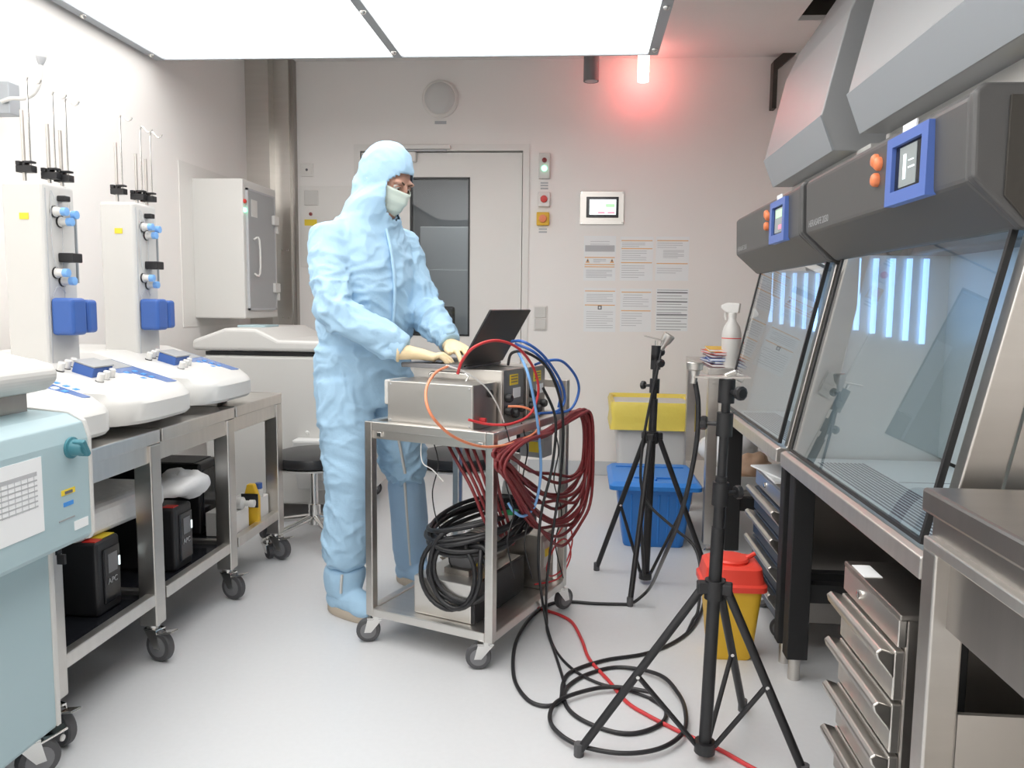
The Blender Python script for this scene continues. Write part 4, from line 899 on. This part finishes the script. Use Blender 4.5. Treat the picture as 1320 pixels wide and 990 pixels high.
# dark red coil hung over the right side of the cart
pts = []
for k in range(13):
    du = .010*math.sin(k*1.7)+.002*k; e1, e2 = .018*math.sin(k*2.3), .02*math.cos(k*1.3)
    pts += [L(US+du+q[0], q[1]+e1*.5, q[2]) for q in ((.02, .52, .792+e2*.3), (.03, .60, .785+e1*.4), (.035, .635+e2*.4, .70), (.03, .63+e1*.4, .60-.012*k), (.015, .57, .545-.016*k+e1), (0, .42, .56-.019*k+e2), (0, .22, .63-.017*k+e1), (.005, .04, .715-.009*k+e2*.5), (.0, -.035, .742-.004*k), (.0, .10, .748), (.0, .32, .745+e1*.3))]
cable('cable_coil', 'thick coil of dark red cable hanging on the side of the cart', pts, .0062, 'cable_red', k=5)
pts = []
for k in range(6):
    a_ = .035*k-.06; z_ = TZc-.035
    seq = [(.30+a_, .12, z_), (.36+a_, .10-.006*k, .68), (.42+a_*.6, .08, .58), (.43+.006*k, .09+.03*k, .47-.02*k)]
    pts += [L(*q) for q in (seq if k % 2 == 0 else seq[::-1])]
cable('cable_coil', 'dark red cable strands dropping under the upper shelf', pts, .0058, 'cable_red', k=5)
cable('fibre_cable', 'orange fibre cable looping in front of the plain steel box', [pz(578, 472, .40), pz(560, 482, .44), pz(549, 505, .48), pz(556, 535, .52), pz(585, 563, .535), pz(625, 576, .54), pz(665, 570, .54), pz(692, 555, .54), pz(692, 535, .53), pz(675, 525, .5), pz(655, 524, .46)], .0042, 'cable_orange')
cable('fibre_cable', 'bright red fibre cable arching over the laptop lid', [pz(590, 482, .43), pz(596, 465, .45), pz(612, 447, .5), pz(640, 439, .53), pz(668, 449, .54), pz(688, 475, .54), pz(694, 505, .54), pz(684, 533, .53), pz(660, 546, .52), pz(630, 547, .47), pz(604, 541, .43)], .0046, 'cable_bright_red')
cable('network_cable', 'dark blue cable arching from the laptop to the push handle', [pz(660, 440, .44), pz(676, 441, .52), pz(700, 458, .55), pz(722, 490, .56), pz(728, 515, .56), pz(718, 530, .55), pz(695, 533, .53)], .005, 'cable_blue', 'blue network cables on the cart')
cable('network_cable', 'dark blue cable looping high beside the push handle', [pz(690, 470, .47), pz(705, 465, .54), pz(725, 466, .57), pz(742, 485, .58), pz(746, 505, .58), pz(736, 527, .57), pz(715, 533, .55)], .005, 'cable_blue', 'blue network cables on the cart')
cable('network_cable', 'dark blue cable following the arch behind the laptop lid', [pz(664, 443, .46), pz(690, 455, .53), pz(710, 478, .55), pz(722, 505, .55), pz(720, 525, .54)], .005, 'cable_blue', 'blue network cables on the cart')
cable('network_cable', 'light blue cable hanging straight down past the cart side', [pz(667, 452, .46), pz(680, 480, .545), pz(690, 525, .56), pz(695, 565, .56), pz(697, 610, .56), pz(690, 650, .555), pz(676, 665, .55), pz(663, 660, .53), pz(655, 648, .51)], .005, 'cable_light_blue')
cable('power_cable', 'black cable hanging from the laptop down to the floor', [pz(655, 470, .44), pz(660, 455, .47), pz(680, 455, .53), pz(706, 475, .555), pz(722, 515, .57), pz(726, 560, .575), pz(722, 620, .575), pz(712, 690, .58), pz(706, 740, .58), atZ(704, 775, .12), atZ(705, 800, .03), atZ(706, 815, .006), atZ(718, 850, .006), atZ(728, 885, .006), atZ(726, 905, .006)], .005, 'black')
cable('power_cable', 'black cable running from the cart side to the floor coil', [pz(700, 500, .55), pz(716, 540, .57), pz(712, 600, .575), pz(698, 660, .575), pz(694, 720, .575), atZ(700, 780, .1), atZ(712, 830, .006), atZ(735, 860, .006), atZ(770, 880, .006), atZ(810, 890, .006), atZ(838, 900, .006)], .005, 'black')
for i, (px, lab) in enumerate(((650, 'thin black cable dangling behind the front post'), (672, 'thin black cable with a plug at the cart middle'), (712, 'thin black cable beside the red cable coil'))):
    cable('thin_cable', lab, [pz(px, 545, .5), pz(px+8, 580, .53), pz(px+2, 620, .54), pz(px+12, 660, .54), pz(px+4, 700, .54), pz(px+14, 745, .54)], .0025, 'black')
cable('signal_cable', 'thin white cable arching between the instrument boxes', [pz(575, 471, .40), pz(600, 480, .44), pz(625, 498, .47), pz(640, 520, .48), pz(650, 545, .48)], .0025, 'cable_white')
cable('signal_cable', 'thin white cable hanging under the front rail', [L(.22, .03, TZc-.035), L(.22, .02, .70), L(.23, .02, .66), L(.26, .03, .64), L(.29, .05, .60)], .002, 'cable_white')
cable('thin_cable', 'thin black cable crossing the legs behind the cart front', [L(.25, .04, TZc-.04), L(.27, .05, .66), L(.24, .06, .55), L(.25, .08, .44), L(.29, .10, .37), L(.27, .12, .30), L(.28, .14, .262)], .0022, 'black')
cable('thin_cable', 'dark red cable leaving the upper shelf towards the pump', [L(.20, .3, TZc-.03), L(.26, .25, .70), L(.31, .22, .60), L(.38, .2, .52), L(.42, .2, .44)], .004, 'cable_red')
cable('patch_cable', 'thin red cable loops at the back post of the cart', [L(.46, .50, .22), L(.50, .54, .32), L(.50, .63, .34), L(.50, .68, .25), L(.50, .60, .17), L(.50, .48, .17), L(.50, .44, .22), L(.51, .50, .29), L(.51, .60, .28), L(.51, .64, .2), L(.50, .55, .14), L(.46, .42, .15)], .0032, 'cable_bright_red')
# black hose coil on the pump
pts = []
for k in range(7):
    n_ = 12
    for j in range(n_):
        a_ = 2*math.pi*j/n_; ru = .175+.012*math.sin(k*2.1); rv = .20+.02*math.cos(k*1.3)
        pts.append(L(.325+ru*math.cos(a_)+.012*math.sin(k*3), .25+rv*math.sin(a_), .395+.006*k+.045*math.sin(a_+k*.25)+.02*math.cos(k*1.9)))
for k in range(4):                             # the same hose drops in upright loops before the pump housing
    for j in range(10):
        a_ = math.pi/2+2*math.pi*j/10; pts.append(L(.345+(.10+.008*k)*math.cos(a_)-.035*math.sin(k*2), .034+.004*k+(.05 if j in (0, 9) and k == 0 else 0)+.02*max(0, math.sin(a_)), .295+(.135-.014*k)*math.sin(a_)+.012*math.cos(k*3)))
cable('hose_coil', 'coil of thick black hose lying over the pump unit', pts, .0085, 'black', k=3)
# floor cables
fz = .0065
cable('floor_cable', 'long black cable lying in wide loops on the floor', [atZ(*p, fz) for p in ((811, 779), (770, 778), (720, 776), (690, 790), (666, 825), (662, 870), (678, 900), (702, 910), (722, 903), (726, 880), (738, 865), (780, 851), (830, 843), (865, 830), (890, 812), (903, 790), (908, 775))], .0065, 'black')
cable('floor_cable', 'black cable coiled in an oval loop behind the front tripod', [atZ(*p, fz) for p in ((838, 900), (858, 915), (852, 933), (820, 945), (785, 942), (745, 925), (728, 905), (732, 885), (760, 868), (800, 860))] + [atZ(*p, fz+.012) for p in ((850, 870), (875, 895), (884, 920), (880, 945), (850, 965), (800, 971), (745, 960), (715, 940), (709, 920), (722, 902), (765, 888), (800, 886), (838, 892))], .0065, 'black')
cable('floor_cable', 'red cable running across the floor under the tripods', [atZ(*p, .006) for p in ((680, 778), (702, 786), (722, 793), (738, 803), (750, 825), (760, 850), (785, 878), (808, 905), (835, 922), (880, 945), (925, 965), (970, 990), (1010, 1010))], .006, 'cable_bright_red')

# ================================================================ tripods
def stand(c, top, feet, hub_z, label, knobs, rot=.0, spread=.5):
    t = thing('light_stand', label, 'tripod', (c[0], c[1], 0))
    c = Vector((c[0], c[1], 0)); T3 = Vector((top.x, top.y, top.z)); dirn = (T3-c); dirn.normalize()
    def P_(z): return c+dirn*((z)/dirn.z)
    B().cyl(P_(.03), P_(hub_z+.16), .017, n=16).build('lower_tube', 'black', t, smooth=40)
    B().cyl(P_(hub_z+.15), P_(top.z*.72+.05), .0145, n=16).build('middle_tube', 'black', t, smooth=40)
    B().cyl(P_(top.z*.72), P_(top.z-.03), .0115, n=16).build('upper_tube', 'black', t, smooth=40)
    B().cyl(P_(hub_z-.03), P_(hub_z+.02), .026, n=16).build('hub', 'black', t, smooth=40)
    B().cyl(P_(.02), P_(.05), .028, n=14).build('lower_hub', 'black', t, smooth=40)
    for i, z in enumerate(knobs):
        k = B().cyl(P_(z-.03), P_(z+.03), .021, n=16).build('clamp_collar', 'black', t, smooth=40)
        p = P_(z); s = Vector((math.cos(rot+i*2.4), math.sin(rot+i*2.4), 0))
        B().cyl(p, p+s*.05, .006, n=8).build('knob_stem', 'black', k); B().lathe(p+s*.045, [(.016, 0), (.018, .004), (.018, .014), (.012, .018)], 10, s).build('knob', 'black', k, smooth=30)
    for fx in feet:
        fx = Vector(fx); h = P_(hub_z); out = (fx-c); out.z = 0; out.normalize(); a = h+out*.03
        B().tube([a, fx+Vector((0, 0, .012))], .0115, 10).build('leg', 'black', t, smooth=40)
        m_ = a.lerp(fx, spread); B().tube([m_, P_(.04)+out*.025], .007, 8).build('brace', 'black', t, smooth=40)
        B().cyl(fx+Vector((0, 0, .0)), fx+Vector((0, 0, .035)), .0135, n=10).build('rubber_foot', 'rubber', t)
        B().obox(a, (.03, .03, .03), Rz(math.atan2(out.y, out.x))).build('leg_joint', 'black', t, bevel=.004)
        B().cyl(m_+Vector((0, -.012, 0)), m_+Vector((0, .012, 0)), .005, n=8).build('pivot', 'chrome', t)
    return t
# far stand
f1, f2, f3 = atZ(769, 735, 0), atZ(812, 781, 0), atZ(912, 742, 0); fc = (f1+f2+f3)/3
ft = atY(846, 452, fc.y)
stand(fc, ft, (f1, f2, f3), atY(832, 562, fc.y).z, 'black tripod stand in front of the blue bin', (.86, .96, 1.0), 2.6)
a = atY(846, 448, fc.y)
t = thing('sampling_probe', 'steel sampling probe clamped on the stand before the blue bin', 'probe', a)
B().cyl(a-Vector((0, 0, .045)), a+Vector((0, 0, .03)), .007, n=10).build('spigot', 'chrome', t)
pc = atY(858, 440, fc.y); B().lathe(pc, [(.012, -.04), (.014, -.015), (.022, .0), (.026, .03), (.02, .034)], 16, Vector((.5, 0, .9))).build('probe_cup', 'steel', t, smooth=40)
B().obox(atY(843, 436, fc.y), (.085, .03, .006), Matrix.Rotation(.25, 3, 'Y')).build('mount_plate', 'steel', t, bevel=.002)
pc2 = atY(853, 447, fc.y)
cable('sampling_hose', 'black hose running down the stand before the blue bin', [pc2, atY(848, 475, fc.y-.03), atY(838, 520, fc.y-.04), atY(829, 570, fc.y-.06), atY(826, 620, fc.y-.09), atY(836, 650, fc.y-.12), atY(868, 680, fc.y-.16), atY(895, 705, fc.y-.2), atY(903, 740, fc.y-.3), atZ(900, 785, .05), atZ(893, 800, .012), atZ(886, 815, .008)], .006, 'black')
# near stand
g1, g2, g3 = atZ(746, 974, 0), atZ(1036, 1002, 0), atZ(957, 916, 0)
gc = Vector((.343, 1.985, 0)); gt = atY(937, 500, gc.y+.0)
stand(gc, gt, (g1, g2, g3), atY(925, 757, gc.y).z, 'black tripod stand in front of the sharps container', (.72, .90, .985), .4, .52)
a = atY(937, 492, gc.y)
t = thing('air_sampler', 'steel plate with a sampling nozzle on top of the front tripod', 'probe', a)
B().cyl(a-Vector((0, 0, .03)), a+Vector((0, 0, .012)), .008, n=10).build('spigot', 'chrome', t)
p0, p1 = atY(893, 485, gc.y), atY(966, 485, gc.y)
B().box(p0.x, p1.x, gc.y-.022, gc.y+.022, a.z+.010, a.z+.014).build('mount_plate', 'steel_h', t)
B().obox((a.x+.008, gc.y, a.z+.02), (.03, .02, .012), Matrix.Rotation(-.4, 3, 'Y')).build('wing_nut', 'chrome', t, bevel=.002)
nz = atY(895, 478, gc.y); B().lathe(nz, [(.009, -.032), (.010, -.014), (.013, -.008), (.014, .0), (.02, .004), (.022, .02), (.019, .022), (.019, .01)], 18, Vector((.05, 0, 1))).build('nozzle', 'steel', t, smooth=40)
pc2 = atY(896, 492, gc.y)
cable('sampling_hose', 'black hose hanging from the nozzle of the front tripod', [pc2, atY(900, 520, gc.y), atY(899, 560, gc.y+.02), atY(893, 600, gc.y+.05), atY(884, 640, gc.y+.1), atY(872, 680, gc.y+.2), atY(855, 720, gc.y+.35), atZ(838, 757, .10), atZ(822, 773, .03), atZ(813, 778, .0065)], .0065, 'black')
# ================================================================ stools
def stool(x, y, rz, seat_z, label):
    t = thing('lab_stool', label, 'stool', (x, y, 0), rz, 'black lab stools behind the cart'); M = WM[t.name]
    pr = [(.001, .0), (.17, .0), (.205, .012), (.21, .03), (.2, .055), (.15, .068), (.001, .07)]
    B().lathe((0, 0, seat_z), pr, 32).xf(M).build('seat', 'seat_black', t, smooth=50)
    B().lathe((0, 0, seat_z-.018), [(.06, 0), (.196, .012), (.196, .02), (.06, .02)], 32).xf(M).build('seat_shell', 'white', t, smooth=40)
    B().cyl((0, 0, .13), (0, 0, seat_z-.015), .019, n=16).xf(M).build('gas_column', 'chrome', t, smooth=40)
    B().cyl((0, 0, .10), (0, 0, .20), .03, n=16).xf(M).build('hub', 'chrome', t, smooth=40)
    for k in range(5):
        a_ = 2*math.pi*k/5; e = Vector((.27*math.cos(a_), .27*math.sin(a_), .085))
        B().tube([Vector((.02*math.cos(a_), .02*math.sin(a_), .135)), e*.6+Vector((0, 0, .055)), e], .012, 10, radii=[.016, .014, .010]).xf(M).build('base_arm', 'chrome', t, smooth=50)
        q = M @ Vector((e.x, e.y, 0)); caster(t, q.x, q.y, .085, .032, a_+rz+1.4, brake=False, hub='rubber')
    return t
q = atZ(414, 712, 0); stool(-1.31, 3.68, .35, .40, 'black lab stool between the bench end and the person')
stool(-.58, 3.62, .9, .43, 'black lab stool behind the cart')
# ================================================================ person
def remesh(b, vox, sm=6, fac=.5):
    me = bpy.data.meshes.new('tmp'); me.from_pydata(b.v, [], b.f)
    bm = bmesh.new(); bm.from_mesh(me); bmesh.ops.recalc_face_normals(bm, faces=bm.faces); bm.to_mesh(me); bm.free()
    o = bpy.data.objects.new('tmp', me); COL.objects.link(o)
    m = o.modifiers.new('r', 'REMESH'); m.mode = 'VOXEL'; m.voxel_size = vox
    s = o.modifiers.new('s', 'SMOOTH'); s.iterations = sm; s.factor = fac
    dg = bpy.context.evaluated_depsgraph_get(); out = bpy.data.meshes.new_from_object(o.evaluated_get(dg)); bpy.data.objects.remove(o)
    return out
def finish(me, name, m, parent, folds=0, fr=6, cut=None, fold_fn=None):
    if folds:
        ns = [v.normal.copy() for v in me.vertices]
        for v, n_ in zip(me.vertices, ns):
            p = v.co; a_ = 0
            if fold_fn: a_ = fold_fn(p, n_)
            else:
                w_ = noise.noise_vector(p*3)*.5
                r_ = 1-abs(noise.noise(Vector((p.x*fr, p.y*fr, p.z*fr*1.0))+w_*2.2))*2.2
                a_ = max(-.6, r_)*.6+.5*noise.noise(p*fr*.6)
            v.co = p+n_*a_*folds
    if cut:
        bm = bmesh.new(); bm.from_mesh(me); bmesh.ops.delete(bm, geom=[v for v in bm.verts if cut(v.co)], context='VERTS'); bm.to_mesh(me); bm.free()
    iv = WM[parent.name].inverted() if parent is not None else Matrix.Identity(4); me.transform(iv)
    me.materials.clear(); me.materials.append(MT[m])
    for q in me.polygons: q.use_smooth = True
    me.name = name; o = bpy.data.objects.new(name, me); COL.objects.link(o); o.parent = parent
    WM[o.name] = WM[parent.name] if parent is not None else Matrix.Identity(4); return o
fa = math.radians(-37); FW = Vector((math.cos(fa), math.sin(fa), 0)); LF = Vector((-FW.y, FW.x, 0)); UP = Vector((0, 0, 1))
PC = Vector((-.845, 2.965, 0))
def bp(z, f_=0, l_=0): return PC+FW*f_+LF*l_+UP*z
def er(c, a, b_, A=LF, D=FW, n=20): return [c+A*(a*math.cos(2*math.pi*j/n))+D*(b_*math.sin(2*math.pi*j/n)) for j in range(n)]
SR, SL = bp(1.42, .015, -.172), bp(1.42, .015, .172)
ER, EL = Vector((-.885, 2.715, 1.165)), Vector((-.635, 3.06, 1.175))
WR, WL = Vector((-.635, 2.705, 1.03)), Vector((-.505, 2.925, 1.05))
HR, HL = bp(.90, 0, -.095), bp(.90, 0, .095)
AR, AL = Vector((-.905, 2.86, .10)), Vector((-.715, 3.20, .10))
KR, KL = (HR+AR)/2+FW*.035+UP*.02, (HL+AL)/2+FW*.045+UP*.02
HC = Vector((-.745, 2.935, 1.650))              # head centre
ga = math.radians(-22); gp_ = math.radians(-24)
G = Vector((math.cos(ga)*math.cos(gp_), math.sin(ga)*math.cos(gp_), math.sin(gp_))); SD = Vector((-math.sin(ga), math.cos(ga), 0)); TU = G.cross(SD); HM = Matrix((G, SD, TU)).transposed()
def hp_(g, s, t): return HC+HM@Vector((g, s, t))
# --- body: one continuous skin mesh, mostly under the clothing
b = B()
b.loft([er(bp(.86), .13, .09), er(bp(.98), .145, .10), er(bp(1.1, .01), .13, .09), er(bp(1.28, .02), .15, .10), er(bp(1.42, .015), .15, .085), er(bp(1.48, .02), .07, .065)])
b.tube([bp(1.44, .02), HC-UP*.06+FW*.0], .06, 14)
for (s, e, w_) in ((SR, ER, WR), (SL, EL, WL)):
    b.tube([s*.9+bp(1.42)*.1, s, s.lerp(e, .5), e, e.lerp(w_, .4), w_, w_+(w_-e).normalized()*.04], .04, 12, radii=[.05, .052, .046, .04, .036, .02, .016])
for (h, k, a) in ((HR, KR, AR), (HL, KL, AL)):
    b.tube([h, h.lerp(k, .5), k, k.lerp(a, .35), a, a-UP*.05], .07, 14, radii=[.085, .075, .058, .055, .038, .04])
    b.ell(a+FW*.07-UP*.06, (.10, .04, .03), Matrix((FW, LF, UP)).transposed())
b.ell(hp_(-.012, 0, .018), (.094, .076, .108), HM, 20, 14)          # cranium
b.ell(hp_(.035, 0, -.055), (.055, .052, .068), HM, 16, 10)          # jaw
b.ell(hp_(.088, 0, -.012), (.014, .011, .03), HM, 10, 8)            # nose bridge
b.ell(hp_(.098, 0, -.03), (.014, .014, .012), HM, 10, 8)            # nose tip
for s in (-1, 1):
    b.ell(hp_(.076, s*.033, .022), (.016, .026, .010), HM, 10, 8)   # brow ridge
    b.ell(hp_(.054, s*.038, -.022), (.020, .020, .018), HM, 10, 8)   # cheekbone
    b.ell(hp_(-.005, s*.076, -.012), (.018, .008, .03), HM, 10, 8)  # ear
b.ell(hp_(.082, 0, -.075), (.010, .022, .007), HM, 10, 8)           # mouth
person = finish(remesh(b, .0065, 3), 'person', 'skin', None)
tag(person, 'person in a light blue hooded coverall, mask and gloves typing on the laptop', 'person')
for s in (-1, 1):
    e = B().ell(hp_(.070, s*.032, .001), (.0125, .0125, .0125), None, 12, 10).build('eye', 'white_gloss', person, smooth=60)
    B().ell(hp_(.0805, s*.032, -.004), (.004, .006, .006), HM, 10, 8).build('iris', 'brow', e, smooth=60)
    B().tube(spline([hp_(.086, s*.014, .018), hp_(.087, s*.032, .024), hp_(.078, s*.048, .018)], 4), .0032, 8).build('eyebrow', 'brow', person, smooth=60)
    B().tube(spline([hp_(.080, s*.018, .004), hp_(.0835, s*.032, .009), hp_(.075, s*.047, .002)], 4), .0028, 8).build('eyelid', 'skin', person, smooth=60)
# --- coverall with hood
b = B()
b.loft([er(bp(.80, -.01), .17, .13), er(bp(.88, -.015), .195, .155), er(bp(.98, -.01), .20, .16), er(bp(1.06, .0), .188, .15), er(bp(1.14, .01), .20, .158), er(bp(1.27, .015), .205, .16),
        er(bp(1.37, .01), .205, .145), er(bp(1.44, .01), .19, .12), er(bp(1.49, .025), .135, .105), er(bp(1.53, .04), .10, .10)])
b.loft([er(bp(1.40, .0), .17, .10), er(bp(1.47, .015), .14, .11), er(bp(1.53, .04), .105, .112), er(bp(1.58, .06), .095, .115), er(HC-UP*.02-FW*.01, .088, .11)])
b.ell(hp_(-.018, 0, .022), (.112, .095, .128), HM, 24, 16)
b.ell(hp_(-.02, 0, .10), (.06, .05, .045), HM, 16, 10)
b.ell(hp_(-.05, 0, -.05), (.085, .082, .10), HM, 16, 10)
for (s, e, w_) in ((SR, ER, WR), (SL, EL, WL)):
    b.tube([s.lerp(bp(1.42), .35), s, s.lerp(e, .3), s.lerp(e, .65), e, e.lerp(w_, .3), e.lerp(w_, .6), e.lerp(w_, .82), w_], .07, 16, radii=[.085, .078, .072, .069, .068, .068, .064, .055, .043])
for (h, k, a, cuff) in ((HR, KR, AR, .17), (HL, KL, AL, .45)):
    pts = [h, h.lerp(k, .4), h.lerp(k, .8), k]; rr = [.115, .108, .098, .094]
    if cuff < .3: pts += [k.lerp(a, .3), k.lerp(a, .6), k.lerp(a, .74), k.lerp(a, .80)]; rr += [.092, .094, .088, .062]
    else: pts += [k.lerp(a, .05), k.lerp(a, .12)]; rr += [.088, .066]
    b.tube(pts, .1, 18, radii=rr)
def ffn(p, n_):
    w_ = Vector((noise.noise(p*4), noise.noise(p*4+Vector((7, 3, 1))), noise.noise(p*4+Vector((2, 9, 5)))))
    q = Vector((p.x*7, p.y*7, p.z*10))+w_*1.2
    r_ = max(0, 1-abs(noise.noise(q))*4.5)                       # thin sharp creases
    r2 = max(0, 1-abs(noise.noise(q*1.9+Vector((5, 5, 5))))*4.0)
    lo = noise.noise(p*5+Vector((3, 1, 2)))
    near = min((p-ER).length, (p-EL).length, (p-WR).length+.03, (p-WL).length+.03, (p-KL).length)
    k_ = 1+1.2*max(0, 1-near/.2)
    waist = 1.1*math.exp(-((p.z-1.04)/.018)**2)
    hood = .55 if p.z > 1.52 else 1
    return (r_*.9*k_+r2*.55*k_+lo*.9)*hood-waist-.4
FH = hp_(.0, 0, .0)
def facecut(p):
    d_ = HM.transposed() @ (p-HC); 
    return d_.x > .012 and abs(d_.y) < .078 and -.115 < d_.z < .058 and (d_.x/.11+ (.0 if d_.z > 0 else 0)) > .25 and (d_.y/.076)**2+((d_.z+.026)/.088)**2 < 1
cov = finish(remesh(b, .0075, 8), 'coverall', 'coverall', person, .0085, 6, facecut, ffn)
so = cov.modifiers.new('thickness', 'SOLIDIFY'); so.thickness = .003; so.offset = -1
# zip flap, pocket seam
def on_front(z, l_, out): return bp(z, out, l_)
B().tube(spline([on_front(1.47, .0, .135), on_front(1.38, .0, .165), on_front(1.27, .0, .182), on_front(1.16, .0, .178), on_front(1.06, .0, .16)], 5), .007, 6).build('zip_flap', 'coverall', cov, smooth=60)
B().tube(spline([L_ for L_ in (hp_(.05, -.07, -.085), hp_(.06, -.04, -.115), hp_(.07, 0, -.125), hp_(.06, .04, -.115))], 4), .009, 8).build('collar_fold', 'coverall', cov, smooth=60)
for (e, w_, nm) in ((ER, WR, 0), (EL, WL, 1)):
    d_ = (w_-e).normalized(); B().lathe(w_-d_*.02, [(.048, -.02), (.045, -.006), (.048, .0), (.043, .008), (.046, .016), (.04, .026), (.036, .027)], 20, d_).build('elastic_cuff', 'coverall', cov, smooth=60)
# --- boot covers
for (k, a, top, nm) in ((KR, AR, .80, 0), (KL, AL, .06, 1)):
    b = B(); up_ = k.lerp(a, top)
    b.tube([up_, up_.lerp(a, .12), up_.lerp(a, .5), up_.lerp(a, .85), a-UP*.02], .07, 18, radii=[.064, .076, .078, .073, .064])
    b.ell(a+FW*.055-UP*.045, (.115, .054, .05), Matrix((FW, LF, UP)).transposed()); b.ell(a+FW*.11-UP*.06, (.075, .05, .035), Matrix((FW, LF, UP)).transposed()); b.ell(a-UP*.05-FW*.01, (.07, .056, .05), Matrix((FW, LF, UP)).transposed())
    bt = finish(remesh(b, .008, 4), 'boot_cover', 'boot_cover' if nm else 'coverall', person, .007, 8)
    for v in bt.data.vertices:
        z = (WM[person.name] @ v.co).z
        if z < .014: v.co.z = .014
    outl = []
    for j in range(24):
        t_ = 2*math.pi*j/24; outl.append((.165*math.cos(t_)*(1 if math.cos(t_) > 0 else .68)+.03, .056*math.sin(t_)*(1.0-.12*math.cos(t_))))
    o3 = lambda z, s: [Vector((a.x, a.y, z))+FW*(x*s+.0)+LF*(y*s) for x, y in outl]
    B().loft([o3(.0005, .96), o3(.006, 1), o3(.022, 1), o3(.034, .95)]).build('sole', 'sole', bt, smooth=40)
    sd = -LF*.055+FW*.055
    B().tube(spline([up_+sd*1.0-UP*.01, up_.lerp(a, .5)+sd*1.03, a+sd*.95+UP*.0], 4), .0055, 6).build('zip', 'white', bt)
# leg zip on the raised trouser leg
B().tube(spline([HL.lerp(KL, .55)+FW*.085-LF*.065, HL.lerp(KL, .8)+FW*.08-LF*.066, KL+FW*.072-LF*.064], 4), .006, 6).build('leg_zip', 'white', cov)
# --- mask
def mk(u, t):                                     # u -1..1 around, t 0..1 top to chin
    an = u*1.05; z = -.008-.106*t
    rr = .102-.010*abs(u)**2+.010*math.sin(math.pi*min(1, t*1.05))+(.016*math.exp(-(u/.22)**2)*(1-t)); 
    z += .006*abs(u)*(1 if t < .5 else .2)
    return hp_(-.004+rr*math.cos(an)*(1-.12*t*t)-.012*t, (.086-.012*t-.006*u*u)*math.sin(an), z)
nu, nv = 18, 12; vs = []; fs = []
for i in range(nv+1):
    for j in range(nu+1):
        p = mk(-1+2*j/nu, i/nv); dn = (p-HC).normalized(); pl = .0028*((i % 4) < 2); vs.append(p+dn*pl)
for i in range(nv):
    for j in range(nu): q = i*(nu+1)+j; fs.append((q, q+1, q+nu+2, q+nu+1))
mo = B().add(vs, fs).build('face_mask', 'mask', person, smooth=50); s_ = mo.modifiers.new('t', 'SOLIDIFY'); s_.thickness = .002
for s in (-1, 1): B().tube(spline([mk(s, .05), hp_(.0, s*.082, -.0), hp_(-.03, s*.084, -.01)], 4), .0022, 6).build('ear_loop', 'white', mo)
# --- gloves: palm plus five bent fingers each
def glove(w_, d_, tips, side, name):
    """w_: wrist; d_: direction of hand; side: +1 thumb on +perp"""
    d_ = d_.normalized(); pr = Vector((-d_.y, d_.x, 0)).normalized()*side; dn = Vector((0, 0, -1)); b = B()
    kn = w_+d_*.085+dn*.008
    b.loft([[w_-d_*.045+pr*(.034*math.cos(t))+UP*(.030*math.sin(t)) for t in [2*math.pi*j/14 for j in range(14)]], [w_+pr*(.032*math.cos(t))+UP*(.024*math.sin(t)) for t in [2*math.pi*j/14 for j in range(14)]],
            [w_+d_*.045+dn*.002+pr*(.042*math.cos(t))+UP*(.019*math.sin(t)) for t in [2*math.pi*j/14 for j in range(14)]], [kn+pr*(.043*math.cos(t))+UP*(.015*math.sin(t)) for t in [2*math.pi*j/14 for j in range(14)]]])
    for i, (off, ln) in enumerate(((.033, .072), (.011, .082), (-.011, .077), (-.032, .060))):
        r0 = kn+pr*off-d_*.012; fan = (d_+pr*off*2.6).normalized(); lift = UP*(.012 if i % 2 else .004)
        p1 = r0+fan*ln*.48+lift; p2 = p1+fan*ln*.34+dn*.016; p3 = p2+fan*ln*.16+dn*.022
        b.tube([r0, p1, p2, p3], .009, 10, radii=[.0105, .0098, .009, .0078])
    t0 = w_+d_*.022+pr*.026; t1 = t0+d_*.034+pr*.026+dn*.006; t2 = t1+d_*.034+pr*.004+dn*.008
    b.tube([t0, t1, t2], .011, 10, radii=[.015, .0118, .009])
    g_ = finish(remesh(b, .0042, 3), name, 'glove', person, .0018, 22)
    B().lathe(w_-d_*.045, [(.036, -.004), (.039, .0), (.037, .006)], 18, d_).build('glove_cuff', 'glove', g_, smooth=50)
    return g_
glove(WR+Vector((.03, -.0, -.008)), Vector((.19, .035, -.02)), None, 1, 'glove')
glove(WL+Vector((.012, -.018, -.010)), Vector((.09, -.115, -.02)), None, -1, 'glove')
